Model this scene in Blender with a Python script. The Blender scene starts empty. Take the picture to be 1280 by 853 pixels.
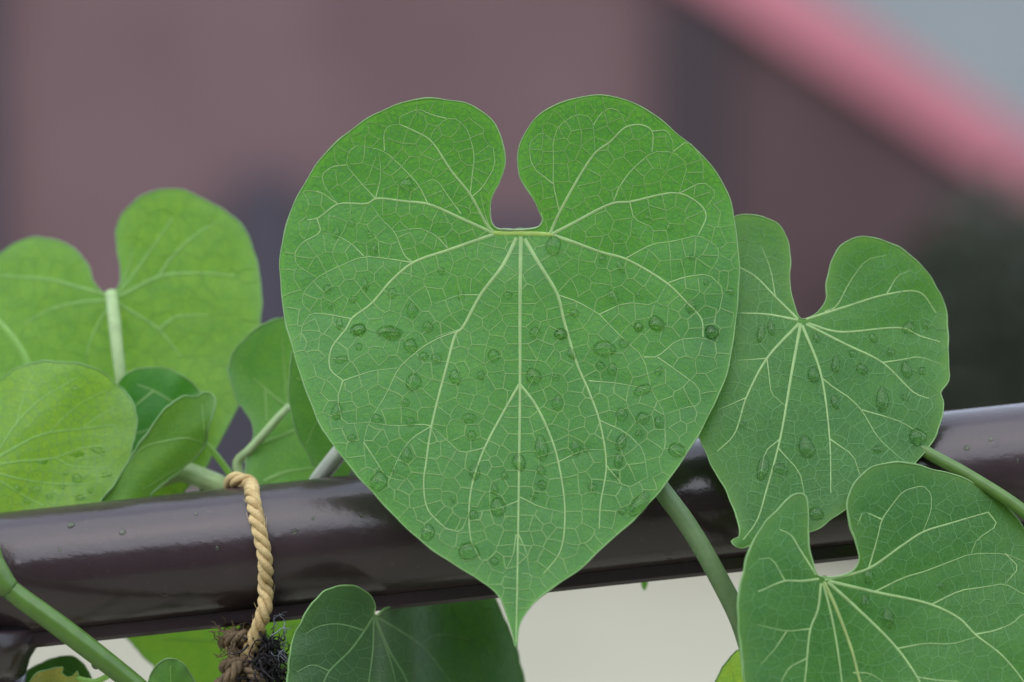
import bpy, math, random
import numpy as np
from mathutils import Vector
from mathutils.geometry import delaunay_2d_cdt

rng = np.random.default_rng(7)
random.seed(7)
scene = bpy.context.scene
col = scene.collection

# ------------------------------------------------------------------ camera, sky, sun, exposure
PITCH = math.radians(10.0)
CAM = np.array((0.0, 0.0, 1.30))
FOCUS = 1.0                          # metres to the large leaf
LENS = 133.0
FPX = 1280 * LENS / 36.0             # focal length in photo pixels
MM = FOCUS / FPX                     # metres per photo pixel at the focus distance
cd = bpy.data.cameras.new('camera')
cam = bpy.data.objects.new('camera', cd); col.objects.link(cam)
cam.location = CAM
cam.rotation_euler = (math.radians(90) - PITCH, 0, 0)
cd.lens = LENS; cd.sensor_width = 36.0; cd.clip_start = 0.05; cd.clip_end = 1000
cd.dof.use_dof = True; cd.dof.focus_distance = FOCUS - 0.001; cd.dof.aperture_fstop = 6.2
scene.camera = cam

SUN_EL, SUN_AZ = math.radians(64), math.radians(200)    # azimuth measured from +Y (behind the plant) to +X
w = bpy.data.worlds.new('World'); scene.world = w; w.use_nodes = True
nt = w.node_tree; bg = nt.nodes['Background']
sky = nt.nodes.new('ShaderNodeTexSky'); sky.sky_type = 'NISHITA'; sky.sun_disc = False
sky.sun_elevation = SUN_EL; sky.sun_rotation = SUN_AZ
sky.air_density = 1.0; sky.dust_density = 1.0; sky.ozone_density = 1.0
cloud = nt.nodes.new('ShaderNodeMix'); cloud.data_type = 'RGBA'; cloud.inputs[0].default_value = 0.6    # an even veil of high cloud over the whole sky
cloud.inputs[7].default_value = (5.6, 6.1, 7.0, 1)
nt.links.new(sky.outputs[0], cloud.inputs[6]); nt.links.new(cloud.outputs[2], bg.inputs[0]); bg.inputs[1].default_value = 0.15
sd = bpy.data.lights.new('sun', 'SUN'); sd.energy = 0.7; sd.angle = math.radians(80); sd.color = (1, 0.97, 0.93)
sun = bpy.data.objects.new('sun', sd); col.objects.link(sun)
sdir = Vector((math.sin(SUN_AZ) * math.cos(SUN_EL), math.cos(SUN_AZ) * math.cos(SUN_EL), math.sin(SUN_EL)))
sun.rotation_euler = (-sdir).to_track_quat('-Z', 'Y').to_euler(); sun.location = (2, 3, 6)
vs = scene.view_settings
vs.view_transform = 'Standard'; vs.look = 'None'; vs.gamma = 1; vs.exposure = 1.3
scene.cycles.use_denoising = True
scene.cycles.sample_clamp_indirect = 6

RIGHT = np.array((1.0, 0, 0))
FWD = np.array((0, math.cos(PITCH), -math.sin(PITCH)))
UP = np.array((0, math.sin(PITCH), math.cos(PITCH)))

def P(x, y, d):
    """photo pixel + distance behind the focus plane (m) -> world point(s)"""
    x = np.asarray(x, float); y = np.asarray(y, float); D = FOCUS + np.asarray(d, float)
    return CAM + D[..., None] * (FWD + ((x - 640) / FPX)[..., None] * RIGHT - ((y - 426.5) / FPX)[..., None] * UP)

# ------------------------------------------------------------------ helpers
def tag(o, label=None, cat=None, group=None, kind=None):
    for k, v in (('label', label), ('category', cat), ('group', group), ('kind', kind)):
        if v: o[k] = v
    return o

def mesh_obj(name, v, f, mat, parent=None, smooth=True):
    me = bpy.data.meshes.new(name)
    me.from_pydata([tuple(map(float, p)) for p in v], [], [tuple(map(int, q)) for q in f])
    me.update()
    if smooth: me.polygons.foreach_set('use_smooth', [True] * len(me.polygons))
    if mat: me.materials.append(mat)
    o = bpy.data.objects.new(name, me); col.objects.link(o)
    if parent is not None: o.parent = parent; o.matrix_parent_inverse = parent.matrix_world.inverted()
    return o

def empty(name, loc):
    o = bpy.data.objects.new(name, None); o.empty_display_size = 0.02; col.objects.link(o); o.location = tuple(loc)
    bpy.context.view_layer.update()
    return o

def catmull(pts, step=4.0, closed=False):
    """resample a polyline (any dimension) through its points"""
    p = np.asarray(pts, float); n = len(p)
    if n == 2 and not closed:
        m = max(2, int(np.linalg.norm(p[1] - p[0]) / step) + 1)
        return p[0] + (p[1] - p[0]) * np.linspace(0, 1, m)[:, None]
    out = []
    rngk = range(n) if closed else range(n - 1)
    for i in rngk:
        if closed: a, b, c, d = p[i - 1], p[i], p[(i + 1) % n], p[(i + 2) % n]
        else:
            b, c = p[i], p[i + 1]
            a = p[i - 1] if i else 2 * b - c
            d = p[i + 2] if i + 2 < n else 2 * c - b
        # centripetal parametrisation keeps uneven spacing from overshooting
        t0 = 0; t1 = t0 + max(1e-6, np.linalg.norm(b - a)) ** .5; t2 = t1 + max(1e-6, np.linalg.norm(c - b)) ** .5; t3 = t2 + max(1e-6, np.linalg.norm(d - c)) ** .5
        m = max(1, int(round(np.linalg.norm(c - b) / step)))
        for k in range(m):
            t = t1 + (t2 - t1) * k / m
            A1 = (t1 - t) / (t1 - t0) * a + (t - t0) / (t1 - t0) * b
            A2 = (t2 - t) / (t2 - t1) * b + (t - t1) / (t2 - t1) * c
            A3 = (t3 - t) / (t3 - t2) * c + (t - t2) / (t3 - t2) * d
            B1 = (t2 - t) / (t2 - t0) * A1 + (t - t0) / (t2 - t0) * A2
            B2 = (t3 - t) / (t3 - t1) * A2 + (t - t1) / (t3 - t1) * A3
            out.append((t2 - t) / (t2 - t1) * B1 + (t - t1) / (t2 - t1) * B2)
    if not closed: out.append(p[-1])
    return np.array(out)

def kinked(pts):
    """straight runs with slightly rounded, uneven corners, as side veins have"""
    p = np.asarray(pts, float); q = [p[0]]
    for i in range(len(p) - 1):
        L_ = np.linalg.norm(p[i + 1] - p[i]); m = max(1, int(L_ / 22))
        n_ = np.array((-(p[i + 1] - p[i])[1], (p[i + 1] - p[i])[0])) / (L_ + 1e-9)
        for k in range(1, m + 1):
            q.append(p[i] + (p[i + 1] - p[i]) * k / m + (n_ * rng.normal() * 1.3 if k < m else 0))
    q = np.array(q)
    if len(q) > 2:
        c = [q[0]]
        for i in range(1, len(q) - 1): c += [q[i] * .8 + q[i - 1] * .2, q[i] * .8 + q[i + 1] * .2]
        q = np.array(c + [q[-1]])
    out = [q[:1]]
    for a, b in zip(q[:-1], q[1:]):
        m = max(1, int(np.linalg.norm(b - a) / 4)); out.append(a + (b - a) * (np.arange(1, m + 1) / m)[:, None])
    return np.concatenate(out)

def tube_vf(path, rad, nseg=10, caps=True, closed=False, ridge=0.0):
    """rotation-minimising tube round a 3-D polyline"""
    p = np.asarray(path, float); n = len(p); rad = np.broadcast_to(np.asarray(rad, float), (n,))
    t = np.gradient(p, axis=0)
    if closed: t[0] = t[-1] = p[1] - p[-2]
    t /= np.linalg.norm(t, axis=1)[:, None] + 1e-12
    u = np.cross(t[0], (0.3, 0.9, 0.2)); u /= np.linalg.norm(u)
    v, f = [], []
    for i in range(n):
        u = u - t[i] * np.dot(u, t[i]); u /= np.linalg.norm(u); b = np.cross(t[i], u)
        for k in range(nseg):
            a = 2 * math.pi * k / nseg
            v.append(p[i] + rad[i] * (1 + ridge * math.cos(k * math.pi * 2 / 3)) * (math.cos(a) * u + math.sin(a) * b))
    for i in range(n - 1):
        for k in range(nseg):
            k2 = (k + 1) % nseg
            f.append((i * nseg + k, i * nseg + k2, (i + 1) * nseg + k2, (i + 1) * nseg + k))
    if caps:
        f.append(tuple(range(nseg))[::-1]); f.append(tuple((n - 1) * nseg + k for k in range(nseg)))
    return v, f

def box_vf(lo, hi):
    x0, y0, z0 = lo; x1, y1, z1 = hi
    v = [(x0, y0, z0), (x1, y0, z0), (x1, y1, z0), (x0, y1, z0), (x0, y0, z1), (x1, y0, z1), (x1, y1, z1), (x0, y1, z1)]
    f = [(0, 3, 2, 1), (4, 5, 6, 7), (0, 1, 5, 4), (1, 2, 6, 5), (2, 3, 7, 6), (3, 0, 4, 7)]
    return v, f

def inside(poly, x, y):
    x = np.asarray(x, float); y = np.asarray(y, float); r = np.zeros(x.shape, bool)
    n = len(poly); j = n - 1
    for i in range(n):
        xi, yi = poly[i]; xj, yj = poly[j]
        if yi != yj:
            c = ((yi > y) != (yj > y)) & (x < (xj - xi) * (y - yi) / (yj - yi) + xi)
            r ^= c
        j = i
    return r

def seg_dist(x, y, segs):
    """distance of each point to the nearest of segs (n,4)"""
    x = np.asarray(x, float).ravel(); y = np.asarray(y, float).ravel(); out = np.full(len(x), 1e9)
    if len(segs) == 0: return out
    ax, ay, bx, by = segs.T; dx, dy = bx - ax, by - ay; L = dx * dx + dy * dy + 1e-9
    for s in range(0, len(x), 2000):
        X, Y = x[s:s + 2000, None], y[s:s + 2000, None]
        t = np.clip(((X - ax) * dx + (Y - ay) * dy) / L, 0, 1)
        out[s:s + 2000] = np.sqrt(((X - ax - t * dx) ** 2 + (Y - ay - t * dy) ** 2).min(1))
    return out

def Z(ox, oy, sc):
    """coordinates read in an enlarged view -> photo pixels"""
    return lambda *pts: [(ox + a / sc, oy + b / sc) for a, b in pts]
z1 = Z(340, 110, 2.666); z2 = Z(620, 110, 2.666); z3 = Z(340, 400, 2.031); z4 = Z(620, 400, 2.031)
z5 = Z(0, 220, 3.279); z6 = Z(0, 440, 2.909); z8 = Z(840, 260, 1.9386); zq = Z(880, 550, 2.815)
zm = Z(340, 700, 3.556); zk = Z(260, 380, 3.555); zc = Z(0, 660, 4.419); zr = Z(240, 570, 3.014)
px = lambda *pts: list(pts)

# ------------------------------------------------------------------ materials
def new_mat(name):
    m = bpy.data.materials.new(name); m.use_nodes = True
    n = m.node_tree.nodes; n.clear()
    out = n.new('ShaderNodeOutputMaterial')
    return m, m.node_tree, out

def N(t, typ, **kw):
    n = t.nodes.new(typ)
    for k, v in kw.items():
        if k in n.inputs: n.inputs[k].default_value = v
        else: setattr(n, k, v)
    return n

def ramp(t, src, stops):
    r = t.nodes.new('ShaderNodeValToRGB'); e = r.color_ramp.elements
    while len(e) < len(stops): e.new(0.5)
    for k, (p, c) in enumerate(stops):
        e[k].position = p; e[k].color = c if len(c) == 4 else (*c, 1)
    t.links.new(src, r.inputs[0]); return r

def plain(name, c1, c2, scale=8, rough=0.6, spec=0.5, bump=0.0, bscale=60, bdist=0.001, detail=6, coord='Object'):
    m, t, out = new_mat(name)
    tc = N(t, 'ShaderNodeTexCoord'); nz = N(t, 'ShaderNodeTexNoise', Scale=scale, Detail=detail, Roughness=0.6)
    t.links.new(tc.outputs[coord], nz.inputs['Vector'])
    r = ramp(t, nz.outputs[0], [(0.32, c1), (0.68, c2)])
    b = N(t, 'ShaderNodeBsdfPrincipled', Roughness=rough); b.inputs['Specular IOR Level'].default_value = spec
    t.links.new(r.outputs[0], b.inputs['Base Color'])
    if bump:
        n2 = N(t, 'ShaderNodeTexNoise', Scale=bscale, Detail=5); t.links.new(tc.outputs[coord], n2.inputs['Vector'])
        bp = N(t, 'ShaderNodeBump', Strength=bump, Distance=bdist); t.links.new(n2.outputs[0], bp.inputs['Height'])
        t.links.new(bp.outputs[0], b.inputs['Normal'])
    t.links.new(b.outputs[0], out.inputs[0]); return m

def leaf_mat(name, c1, c2, rim, trans, mix=0.3, rough=0.42, spec=0.5, bump=0.35, holes=False):
    """living leaf: mottled green, waxy, lets light through; 'rim' attribute is 1 on the thin margin"""
    m, t, out = new_mat(name)
    uv = N(t, 'ShaderNodeUVMap'); uv.uv_map = 'UVMap'
    big = N(t, 'ShaderNodeTexNoise', Scale=1.6, Detail=4, Roughness=0.55); t.links.new(uv.outputs[0], big.inputs['Vector'])
    fine = N(t, 'ShaderNodeTexNoise', Scale=26, Detail=3, Roughness=0.7); t.links.new(uv.outputs[0], fine.inputs['Vector'])
    r = ramp(t, big.outputs[0], [(0.35, c1), (0.65, c2)])
    grit = N(t, 'ShaderNodeTexNoise', Scale=75, Detail=2, Roughness=0.8); t.links.new(uv.outputs[0], grit.inputs['Vector'])
    midn = N(t, 'ShaderNodeTexNoise', Scale=6.5, Detail=4, Roughness=0.65); t.links.new(uv.outputs[0], midn.inputs['Vector'])
    fr0 = ramp(t, fine.outputs[0], [(0.3, (0.83, 0.86, 0.84)), (0.7, (1.15, 1.12, 1.1))])
    gr_ = ramp(t, grit.outputs[0], [(0.34, (0.80, 0.84, 0.82)), (0.55, (1, 1, 1)), (0.70, (1.32, 1.18, 1.05))])
    mr_ = ramp(t, midn.outputs[0], [(0.32, (0.86, 0.93, 1.06)), (0.66, (1.12, 1.04, 0.92))])
    fa = N(t, 'ShaderNodeMix', data_type='RGBA', blend_type='MULTIPLY'); fa.inputs[0].default_value = 1
    t.links.new(fr0.outputs[0], fa.inputs[6]); t.links.new(gr_.outputs[0], fa.inputs[7])
    fb = N(t, 'ShaderNodeMix', data_type='RGBA', blend_type='MULTIPLY'); fb.inputs[0].default_value = 1
    t.links.new(fa.outputs[2], fb.inputs[6]); t.links.new(mr_.outputs[0], fb.inputs[7])
    mul = N(t, 'ShaderNodeMix', data_type='RGBA', blend_type='MULTIPLY'); mul.inputs[0].default_value = 1
    t.links.new(r.outputs[0], mul.inputs[6]); t.links.new(fb.outputs[2], mul.inputs[7])
    at = N(t, 'ShaderNodeAttribute', attribute_name='rim')
    mx = N(t, 'ShaderNodeMix', data_type='RGBA'); t.links.new(at.outputs['Fac'], mx.inputs[0])
    t.links.new(mul.outputs[2], mx.inputs[6]); mx.inputs[7].default_value = (*rim, 1)
    b = N(t, 'ShaderNodeBsdfPrincipled', Roughness=rough); b.inputs['Specular IOR Level'].default_value = spec
    t.links.new(mx.outputs[2], b.inputs['Base Color'])
    bp = N(t, 'ShaderNodeBump', Strength=bump, Distance=0.0004); t.links.new(fine.outputs[0], bp.inputs['Height'])
    t.links.new(bp.outputs[0], b.inputs['Normal'])
    tr = N(t, 'ShaderNodeBsdfTranslucent'); tm = N(t, 'ShaderNodeMix', data_type='RGBA', blend_type='MULTIPLY'); tm.inputs[0].default_value = 1
    tm.inputs[6].default_value = (*trans, 1); t.links.new(fb.outputs[2], tm.inputs[7]); t.links.new(tm.outputs[2], tr.inputs[0])
    ms = N(t, 'ShaderNodeMixShader'); ms.inputs[0].default_value = mix
    t.links.new(b.outputs[0], ms.inputs[1]); t.links.new(tr.outputs[0], ms.inputs[2])
    t.links.new(ms.outputs[0], out.inputs[0]); return m

def soft_mat(name, c, trans, mix=0.3, rough=0.45, spec=0.4):
    m, t, out = new_mat(name)
    b = N(t, 'ShaderNodeBsdfPrincipled', Roughness=rough); b.inputs['Specular IOR Level'].default_value = spec
    tc = N(t, 'ShaderNodeTexCoord'); nz = N(t, 'ShaderNodeTexNoise', Scale=300, Detail=3); t.links.new(tc.outputs['Object'], nz.inputs[0])
    r = ramp(t, nz.outputs[0], [(0.3, tuple(0.86 * k for k in c)), (0.7, tuple(1.12 * k for k in c))])
    t.links.new(r.outputs[0], b.inputs['Base Color'])
    tr = N(t, 'ShaderNodeBsdfTranslucent'); tr.inputs[0].default_value = (*trans, 1)
    ms = N(t, 'ShaderNodeMixShader'); ms.inputs[0].default_value = mix
    t.links.new(b.outputs[0], ms.inputs[1]); t.links.new(tr.outputs[0], ms.inputs[2]); t.links.new(ms.outputs[0], out.inputs[0])
    return m

M = {}
M['leaf_main'] = leaf_mat('leaf_main', (0.032, 0.158, 0.024), (0.054, 0.204, 0.032), (0.09, 0.27, 0.036), (0.20, 0.52, 0.036), 0.32, 0.38, 0.42, 0.25)
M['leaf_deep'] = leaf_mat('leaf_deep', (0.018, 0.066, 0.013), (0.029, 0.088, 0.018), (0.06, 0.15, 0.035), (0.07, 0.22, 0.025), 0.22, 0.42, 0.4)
M['leaf_right'] = leaf_mat('leaf_right', (0.026, 0.120, 0.019), (0.042, 0.158, 0.025), (0.09, 0.21, 0.032), (0.17, 0.40, 0.032), 0.28, 0.40, 0.30, 0.2)
M['leaf_bright'] = leaf_mat('leaf_bright', (0.125, 0.275, 0.024), (0.175, 0.330, 0.036), (0.20, 0.36, 0.09), (0.50, 0.78, 0.08), 0.46, 0.45, 0.5, 0.2)
M['leaf_back'] = leaf_mat('leaf_back', (0.080, 0.205, 0.022), (0.120, 0.265, 0.030), (0.13, 0.28, 0.07), (0.25, 0.50, 0.04), 0.38, 0.5, 0.35, 0.2)
M['leaf_pale'] = leaf_mat('leaf_pale', (0.078, 0.215, 0.032), (0.105, 0.255, 0.040), (0.13, 0.27, 0.09), (0.20, 0.48, 0.06), 0.33, 0.5, 0.4)
M['leaf_yellow'] = leaf_mat('leaf_yellow', (0.30, 0.33, 0.05), (0.38, 0.38, 0.07), (0.4, 0.4, 0.1), (0.6, 0.6, 0.1), 0.35, 0.5, 0.4)
M['vein'] = soft_mat('vein_pale', (0.30, 0.46, 0.165), (0.4, 0.6, 0.2), 0.25)
M['vein_base'] = soft_mat('vein_base', (0.36, 0.50, 0.11), (0.5, 0.7, 0.15), 0.25)
M['vein_yellow'] = soft_mat('vein_yellow', (0.31, 0.42, 0.13), (0.5, 0.6, 0.15), 0.25)
M['net'] = soft_mat('vein_net', (0.200, 0.350, 0.105), (0.26, 0.5, 0.12), 0.27)
M['net_fine'] = soft_mat('vein_net_fine', (0.078, 0.235, 0.066), (0.2, 0.45, 0.09), 0.27)
M['net_back'] = soft_mat('vein_net_back', (0.135, 0.29, 0.045), (0.30, 0.56, 0.07), 0.38)
M['net_mid'] = soft_mat('vein_net_mid', (0.105, 0.26, 0.078), (0.26, 0.5, 0.10), 0.27)
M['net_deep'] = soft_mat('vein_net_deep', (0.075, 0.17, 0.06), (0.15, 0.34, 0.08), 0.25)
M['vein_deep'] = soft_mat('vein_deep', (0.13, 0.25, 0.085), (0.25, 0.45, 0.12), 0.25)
M['vein_soft'] = soft_mat('vein_soft', (0.25, 0.42, 0.13), (0.62, 0.88, 0.25), 0.45)
M['margin'] = soft_mat('leaf_margin', (0.23, 0.40, 0.15), (0.4, 0.6, 0.2), 0.35)
M['margin_pale'] = soft_mat('leaf_margin_pale', (0.33, 0.47, 0.24), (0.5, 0.7, 0.3), 0.3)
M['petiole'] = soft_mat('petiole_pale', (0.33, 0.45, 0.20), (0.4, 0.6, 0.2), 0.15)
M['stem'] = soft_mat('stem_green', (0.080, 0.165, 0.026), (0.2, 0.4, 0.06), 0.12, 0.38, 0.5)
M['stem_dull'] = plain('stem_dull', (0.085, 0.15, 0.055), (0.12, 0.19, 0.075), 240, 0.5, 0.4, 0.3, 700, 0.0004)
M['stem_grey'] = plain('stem_grey', (0.34, 0.36, 0.29), (0.46, 0.48, 0.38), 160, 0.6, 0.4, 0.3, 500, 0.0004)

def water_mat():
    m, t, out = new_mat('water')
    # clear water: refracting surface that also lets plain light through to the wet leaf beneath
    b = N(t, 'ShaderNodeBsdfGlass', Roughness=0.0, IOR=1.33); tr = N(t, 'ShaderNodeBsdfTransparent')
    ms = N(t, 'ShaderNodeMixShader'); ms.inputs[0].default_value = 0.12; b.inputs[0].default_value = (0.90, 0.98, 0.84, 1)  # green tint darkens the drops, standing in for leaf sheen lost under water
    t.links.new(b.outputs[0], ms.inputs[1]); t.links.new(tr.outputs[0], ms.inputs[2]); t.links.new(ms.outputs[0], out.inputs[0]); return m
M['water'] = water_mat()

def rail_mat():
    m, t, out = new_mat('rail_paint')
    tc = N(t, 'ShaderNodeTexCoord')
    n1 = N(t, 'ShaderNodeTexNoise', Scale=14, Detail=6, Roughness=0.6); t.links.new(tc.outputs['Object'], n1.inputs[0])
    r = ramp(t, n1.outputs[0], [(0.3, (0.028, 0.018, 0.0195)), (0.7, (0.042, 0.028, 0.030))])
    b = N(t, 'ShaderNodeBsdfPrincipled', Roughness=0.16)
    n4 = N(t, 'ShaderNodeTexNoise', Scale=420, Detail=3, Roughness=0.7); t.links.new(tc.outputs['Object'], n4.inputs[0])
    dust = ramp(t, n4.outputs[0], [(0.62, (0, 0, 0)), (0.74, (1, 1, 1))])
    dm = N(t, 'ShaderNodeMix', data_type='RGBA'); t.links.new(dust.outputs[0], dm.inputs[0]); t.links.new(r.outputs[0], dm.inputs[6]); dm.inputs[7].default_value = (0.050, 0.038, 0.034, 1)
    t.links.new(dm.outputs[2], b.inputs['Base Color'])
    rr = ramp(t, n1.outputs[0], [(0.35, (0.15,) * 3), (0.75, (0.34,) * 3)]); t.links.new(rr.outputs[0], b.inputs['Roughness'])
    n2 = N(t, 'ShaderNodeTexNoise', Scale=150, Detail=5, Roughness=0.6); t.links.new(tc.outputs['Object'], n2.inputs[0])
    n3 = N(t, 'ShaderNodeTexVoronoi', Scale=70); t.links.new(tc.outputs['Object'], n3.inputs[0])
    sp = ramp(t, n3.outputs['Distance'], [(0.04, (1, 1, 1)), (0.11, (0, 0, 0))])
    ad = N(t, 'ShaderNodeMath', operation='MULTIPLY_ADD'); t.links.new(sp.outputs[0], ad.inputs[0]); ad.inputs[1].default_value = 0.5
    t.links.new(n2.outputs[0], ad.inputs[2])
    bp = N(t, 'ShaderNodeBump', Strength=0.35, Distance=0.0006); t.links.new(ad.outputs[0], bp.inputs['Height'])
    t.links.new(bp.outputs[0], b.inputs['Normal'])
    t.links.new(b.outputs[0], out.inputs[0]); return m
M['rail'] = rail_mat()
M['rope'] = plain('rope_fibre', (0.40, 0.275, 0.11), (0.62, 0.475, 0.23), 260, 0.65, 0.3, 0.6, 1500, 0.0006)
M['rope_old'] = plain('rope_weathered', (0.06, 0.045, 0.03), (0.20, 0.14, 0.075), 220, 0.8, 0.2, 0.6, 1500, 0.0006)
M['fray'] = plain('frayed_fibre', (0.012, 0.011, 0.012), (0.035, 0.030, 0.030), 150, 0.8, 0.2)
M['fray_pale'] = plain('frayed_fibre_pale', (0.12, 0.13, 0.14), (0.22, 0.24, 0.26), 150, 0.7, 0.3)
M['paving'] = plain('paving_concrete', (0.275, 0.262, 0.19), (0.315, 0.30, 0.22), 3, 0.8, 0.3, 0.3, 80, 0.002)
M['mauve'] = plain('mauve_render', (0.130, 0.076, 0.081), (0.172, 0.108, 0.112), 2.5, 0.8, 0.3, 0.3, 60, 0.003)
M['mauve_dark'] = plain('dark_mauve_paint', (0.045, 0.033, 0.037), (0.06, 0.044, 0.049), 3, 0.7, 0.3)
M['mauve_mid'] = plain('mid_mauve_paint', (0.078, 0.045, 0.047), (0.105, 0.063, 0.066), 3, 0.7, 0.3)
M['slate'] = plain('dark_slate_paint', (0.040, 0.036, 0.050), (0.055, 0.048, 0.064), 3, 0.6, 0.4)
M['pink'] = plain('pink_red_paint', (0.44, 0.15, 0.185), (0.50, 0.18, 0.215), 3, 0.5, 0.4)
M['greyblue'] = plain('grey_blue_render', (0.22, 0.24, 0.245), (0.26, 0.28, 0.285), 1.5, 0.8, 0.3)
M['brick'] = plain('dark_brick', (0.055, 0.040, 0.036), (0.085, 0.060, 0.052), 5, 0.85, 0.3)
M['dark_glass'] = plain('window_glass', (0.02, 0.022, 0.025), (0.03, 0.033, 0.036), 2, 0.08, 0.5)
M['shrub'] = soft_mat('shrub_leaf', (0.046, 0.056, 0.036), (0.07, 0.10, 0.05), 0.2)
M['bark'] = plain('shrub_bark', (0.03, 0.025, 0.02), (0.06, 0.05, 0.04), 30, 0.9, 0.2)

# ------------------------------------------------------------------ ground and the place behind
def sheet(name, x0, x1, y0, y1, z, mat, kind='structure'):
    o = mesh_obj(name, [(x0, y0, z), (x1, y0, z), (x1, y1, z), (x0, y1, z)], [(0, 1, 2, 3)], mat, smooth=False)
    tag(o, kind=kind); return o
g = sheet('ground', -200, 200, -200, 200, 0.0, M['paving'])
tag(g, 'pale cream concrete paving beneath the handrail', 'paving')

WY = 5.9                                            # the low wall behind, metres from the camera
def wx(x, Y=WY): return (x - 640) / FPX * (Y / math.cos(PITCH))
def at_wall(x, y, Y=WY):
    q = FWD + (x - 640) / FPX * RIGHT - (y - 426.5) / FPX * UP
    s = Y / q[1]; p = CAM + s * q; return p[0], p[2]

def prism(name, poly, y0, y1, mat, parent):
    """polygon in the x-z plane pushed through from y0 to y1"""
    n = len(poly); v = [(a, y0, b) for a, b in poly] + [(a, y1, b) for a, b in poly]
    f = [tuple(range(n)), tuple(range(2 * n - 1, n - 1, -1))] + [(i, i + n, (i + 1) % n + n, (i + 1) % n) for i in range(n)]
    return mesh_obj(name, v, f, mat, parent, smooth=False)

# stair flank wall with a sloping pink string board running down to the right
sa, sb = at_wall(905, -40), at_wall(1330, 235)      # centre line of the pink board
slope = (sb[1] - sa[1]) / (sb[0] - sa[0])
line = lambda X: sa[1] + slope * (X - sa[0])
stair = empty('stair_flank', (0.2, WY, 0))
tag(stair, 'mauve rendered stair flank with dark slate pilasters and a sloping pink board', 'stair wall')
xl, xr = -2.2, sb[0] + 0.55
prism('wall', [(xl, 0), (xr, 0), (xr, line(xr)), (xl + 0.9, line(xl + 0.9)), (xl, line(xl + 0.9))], WY, WY + 0.9, M['mauve'], stair)
hw = 0.053
prism('string_board', [(xl + 0.9, line(xl + 0.9) - hw), (xr, line(xr) - hw), (xr, line(xr) + hw), (xl + 0.9, line(xl + 0.9) + hw)], WY - 0.05, WY + 0.02, M['pink'], stair)
for (a, b, ztop) in ((-90, 0, None), (296, 376, 0.52), (818, 905, None)):
    X0, X1 = wx(a), wx(b)
    zt = ztop if ztop else line(X1) - hw - 0.004
    prism('pilaster', [(X0, 0), (X1, 0), (X1, zt), (X0, zt)], WY - 0.04, WY + 0.01, M['slate'] if b < 400 else M['mauve_dark'], stair)
X0 = wx(906); prism('panel', [(X0, 0), (xr - .01, 0), (xr - .01, line(xr) - hw - .01), (X0, line(X0) - hw - .01)], WY - 0.02, WY + 0.01, M['mauve_mid'], stair)
prism('plinth', [(wx(235), 0), (wx(790), 0), (wx(790), 0.45), (wx(235), 0.45)], WY - 0.025, WY + 0.01, M['slate'], stair)
prism('step_tread', [(xl, line(xl + 0.9)), (xl + 0.9, line(xl + 0.9)), (xl + 0.9, line(xl + 0.9) + 0.03), (xl, line(xl + 0.9) + 0.03)], WY - 0.03, WY + 0.93, M['slate'], stair)
hb = empty('house_wall', (0, 9.5, 0))
tag(hb, 'grey-blue rendered house wall beyond the pink stair board', 'house')
prism('wall', [(-7, 0), (7, 0), (7, 2.6), (-7, 2.6)], 9.5, 9.8, M['greyblue'], hb)
prism('coping', [(-7.05, 2.6), (7.05, 2.6), (7.05, 2.7), (-7.05, 2.7)], 9.45, 9.85, M['slate'], hb)

# two-storey house across the yard, behind the photographer: it is what the lower part of the wet rail mirrors
hs_ = empty('facing_house', (0, -5.5, 0))
tag(hs_, 'dark brick two-storey house standing across the yard from the handrail', 'house')
prism('wall', [(-9, 0), (9, 0), (9, 5.2), (-9, 5.2)], -7.5, -5.5, M['brick'], hs_)
v = [(-9.4, -8.0, 5.15), (9.4, -8.0, 5.15), (9.4, -5.0, 5.15), (-9.4, -5.0, 5.15), (-9.4, -6.5, 6.0), (9.4, -6.5, 6.0)]
mesh_obj('roof', v, [(0, 3, 2, 1), (3, 4, 5, 2), (0, 1, 5, 4), (0, 4, 3), (1, 2, 5)], M['slate'], hs_, smooth=False)
for zz in (0.9, 3.2):
    for xx in (-7, -3.5, 0, 3.5, 7):
        wn = prism('window', [(xx - .6, zz), (xx + .6, zz), (xx + .6, zz + 1.4), (xx - .6, zz + 1.4)], -5.49, -5.44, M['greyblue'], hs_)
        prism('pane', [(xx - .52, zz + .08), (xx + .52, zz + .08), (xx + .52, zz + 1.32), (xx - .52, zz + 1.32)], -5.435, -5.43, M['dark_glass'], wn)

# dark shrub at the foot of the stair wall, right side
shrub = empty('dark_shrub', (wx(1180), WY - 0.4, 0))
tag(shrub, 'dark green shrub growing at the foot of the mauve stair wall', 'shrub')
v, f = [], []
for k in range(1500):
    a = rng.random() * 6.283; r = rng.random() ** .5; zz = rng.random()
    c = np.array((wx(1230) + 0.42 * r * math.cos(a) * (1.1 - 0.5 * zz), WY - 0.30 + 0.20 * r * math.sin(a), 0.06 + 0.54 * zz * (1 - 0.5 * r) + 0.03 * rng.random()))
    d1 = rng.normal(size=3); d1 /= np.linalg.norm(d1); d2 = np.cross(d1, rng.normal(size=3)); d2 /= np.linalg.norm(d2)
    s = 0.025 + 0.02 * rng.random(); i0 = len(v)
    v += [c - d1 * s, c + d2 * s * .45, c + d1 * s, c - d2 * s * .45]; f.append((i0, i0 + 1, i0 + 2, i0 + 3))
fo = mesh_obj('foliage', v, f, M['shrub'], shrub, smooth=False); fo['kind'] = 'stuff'
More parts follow.
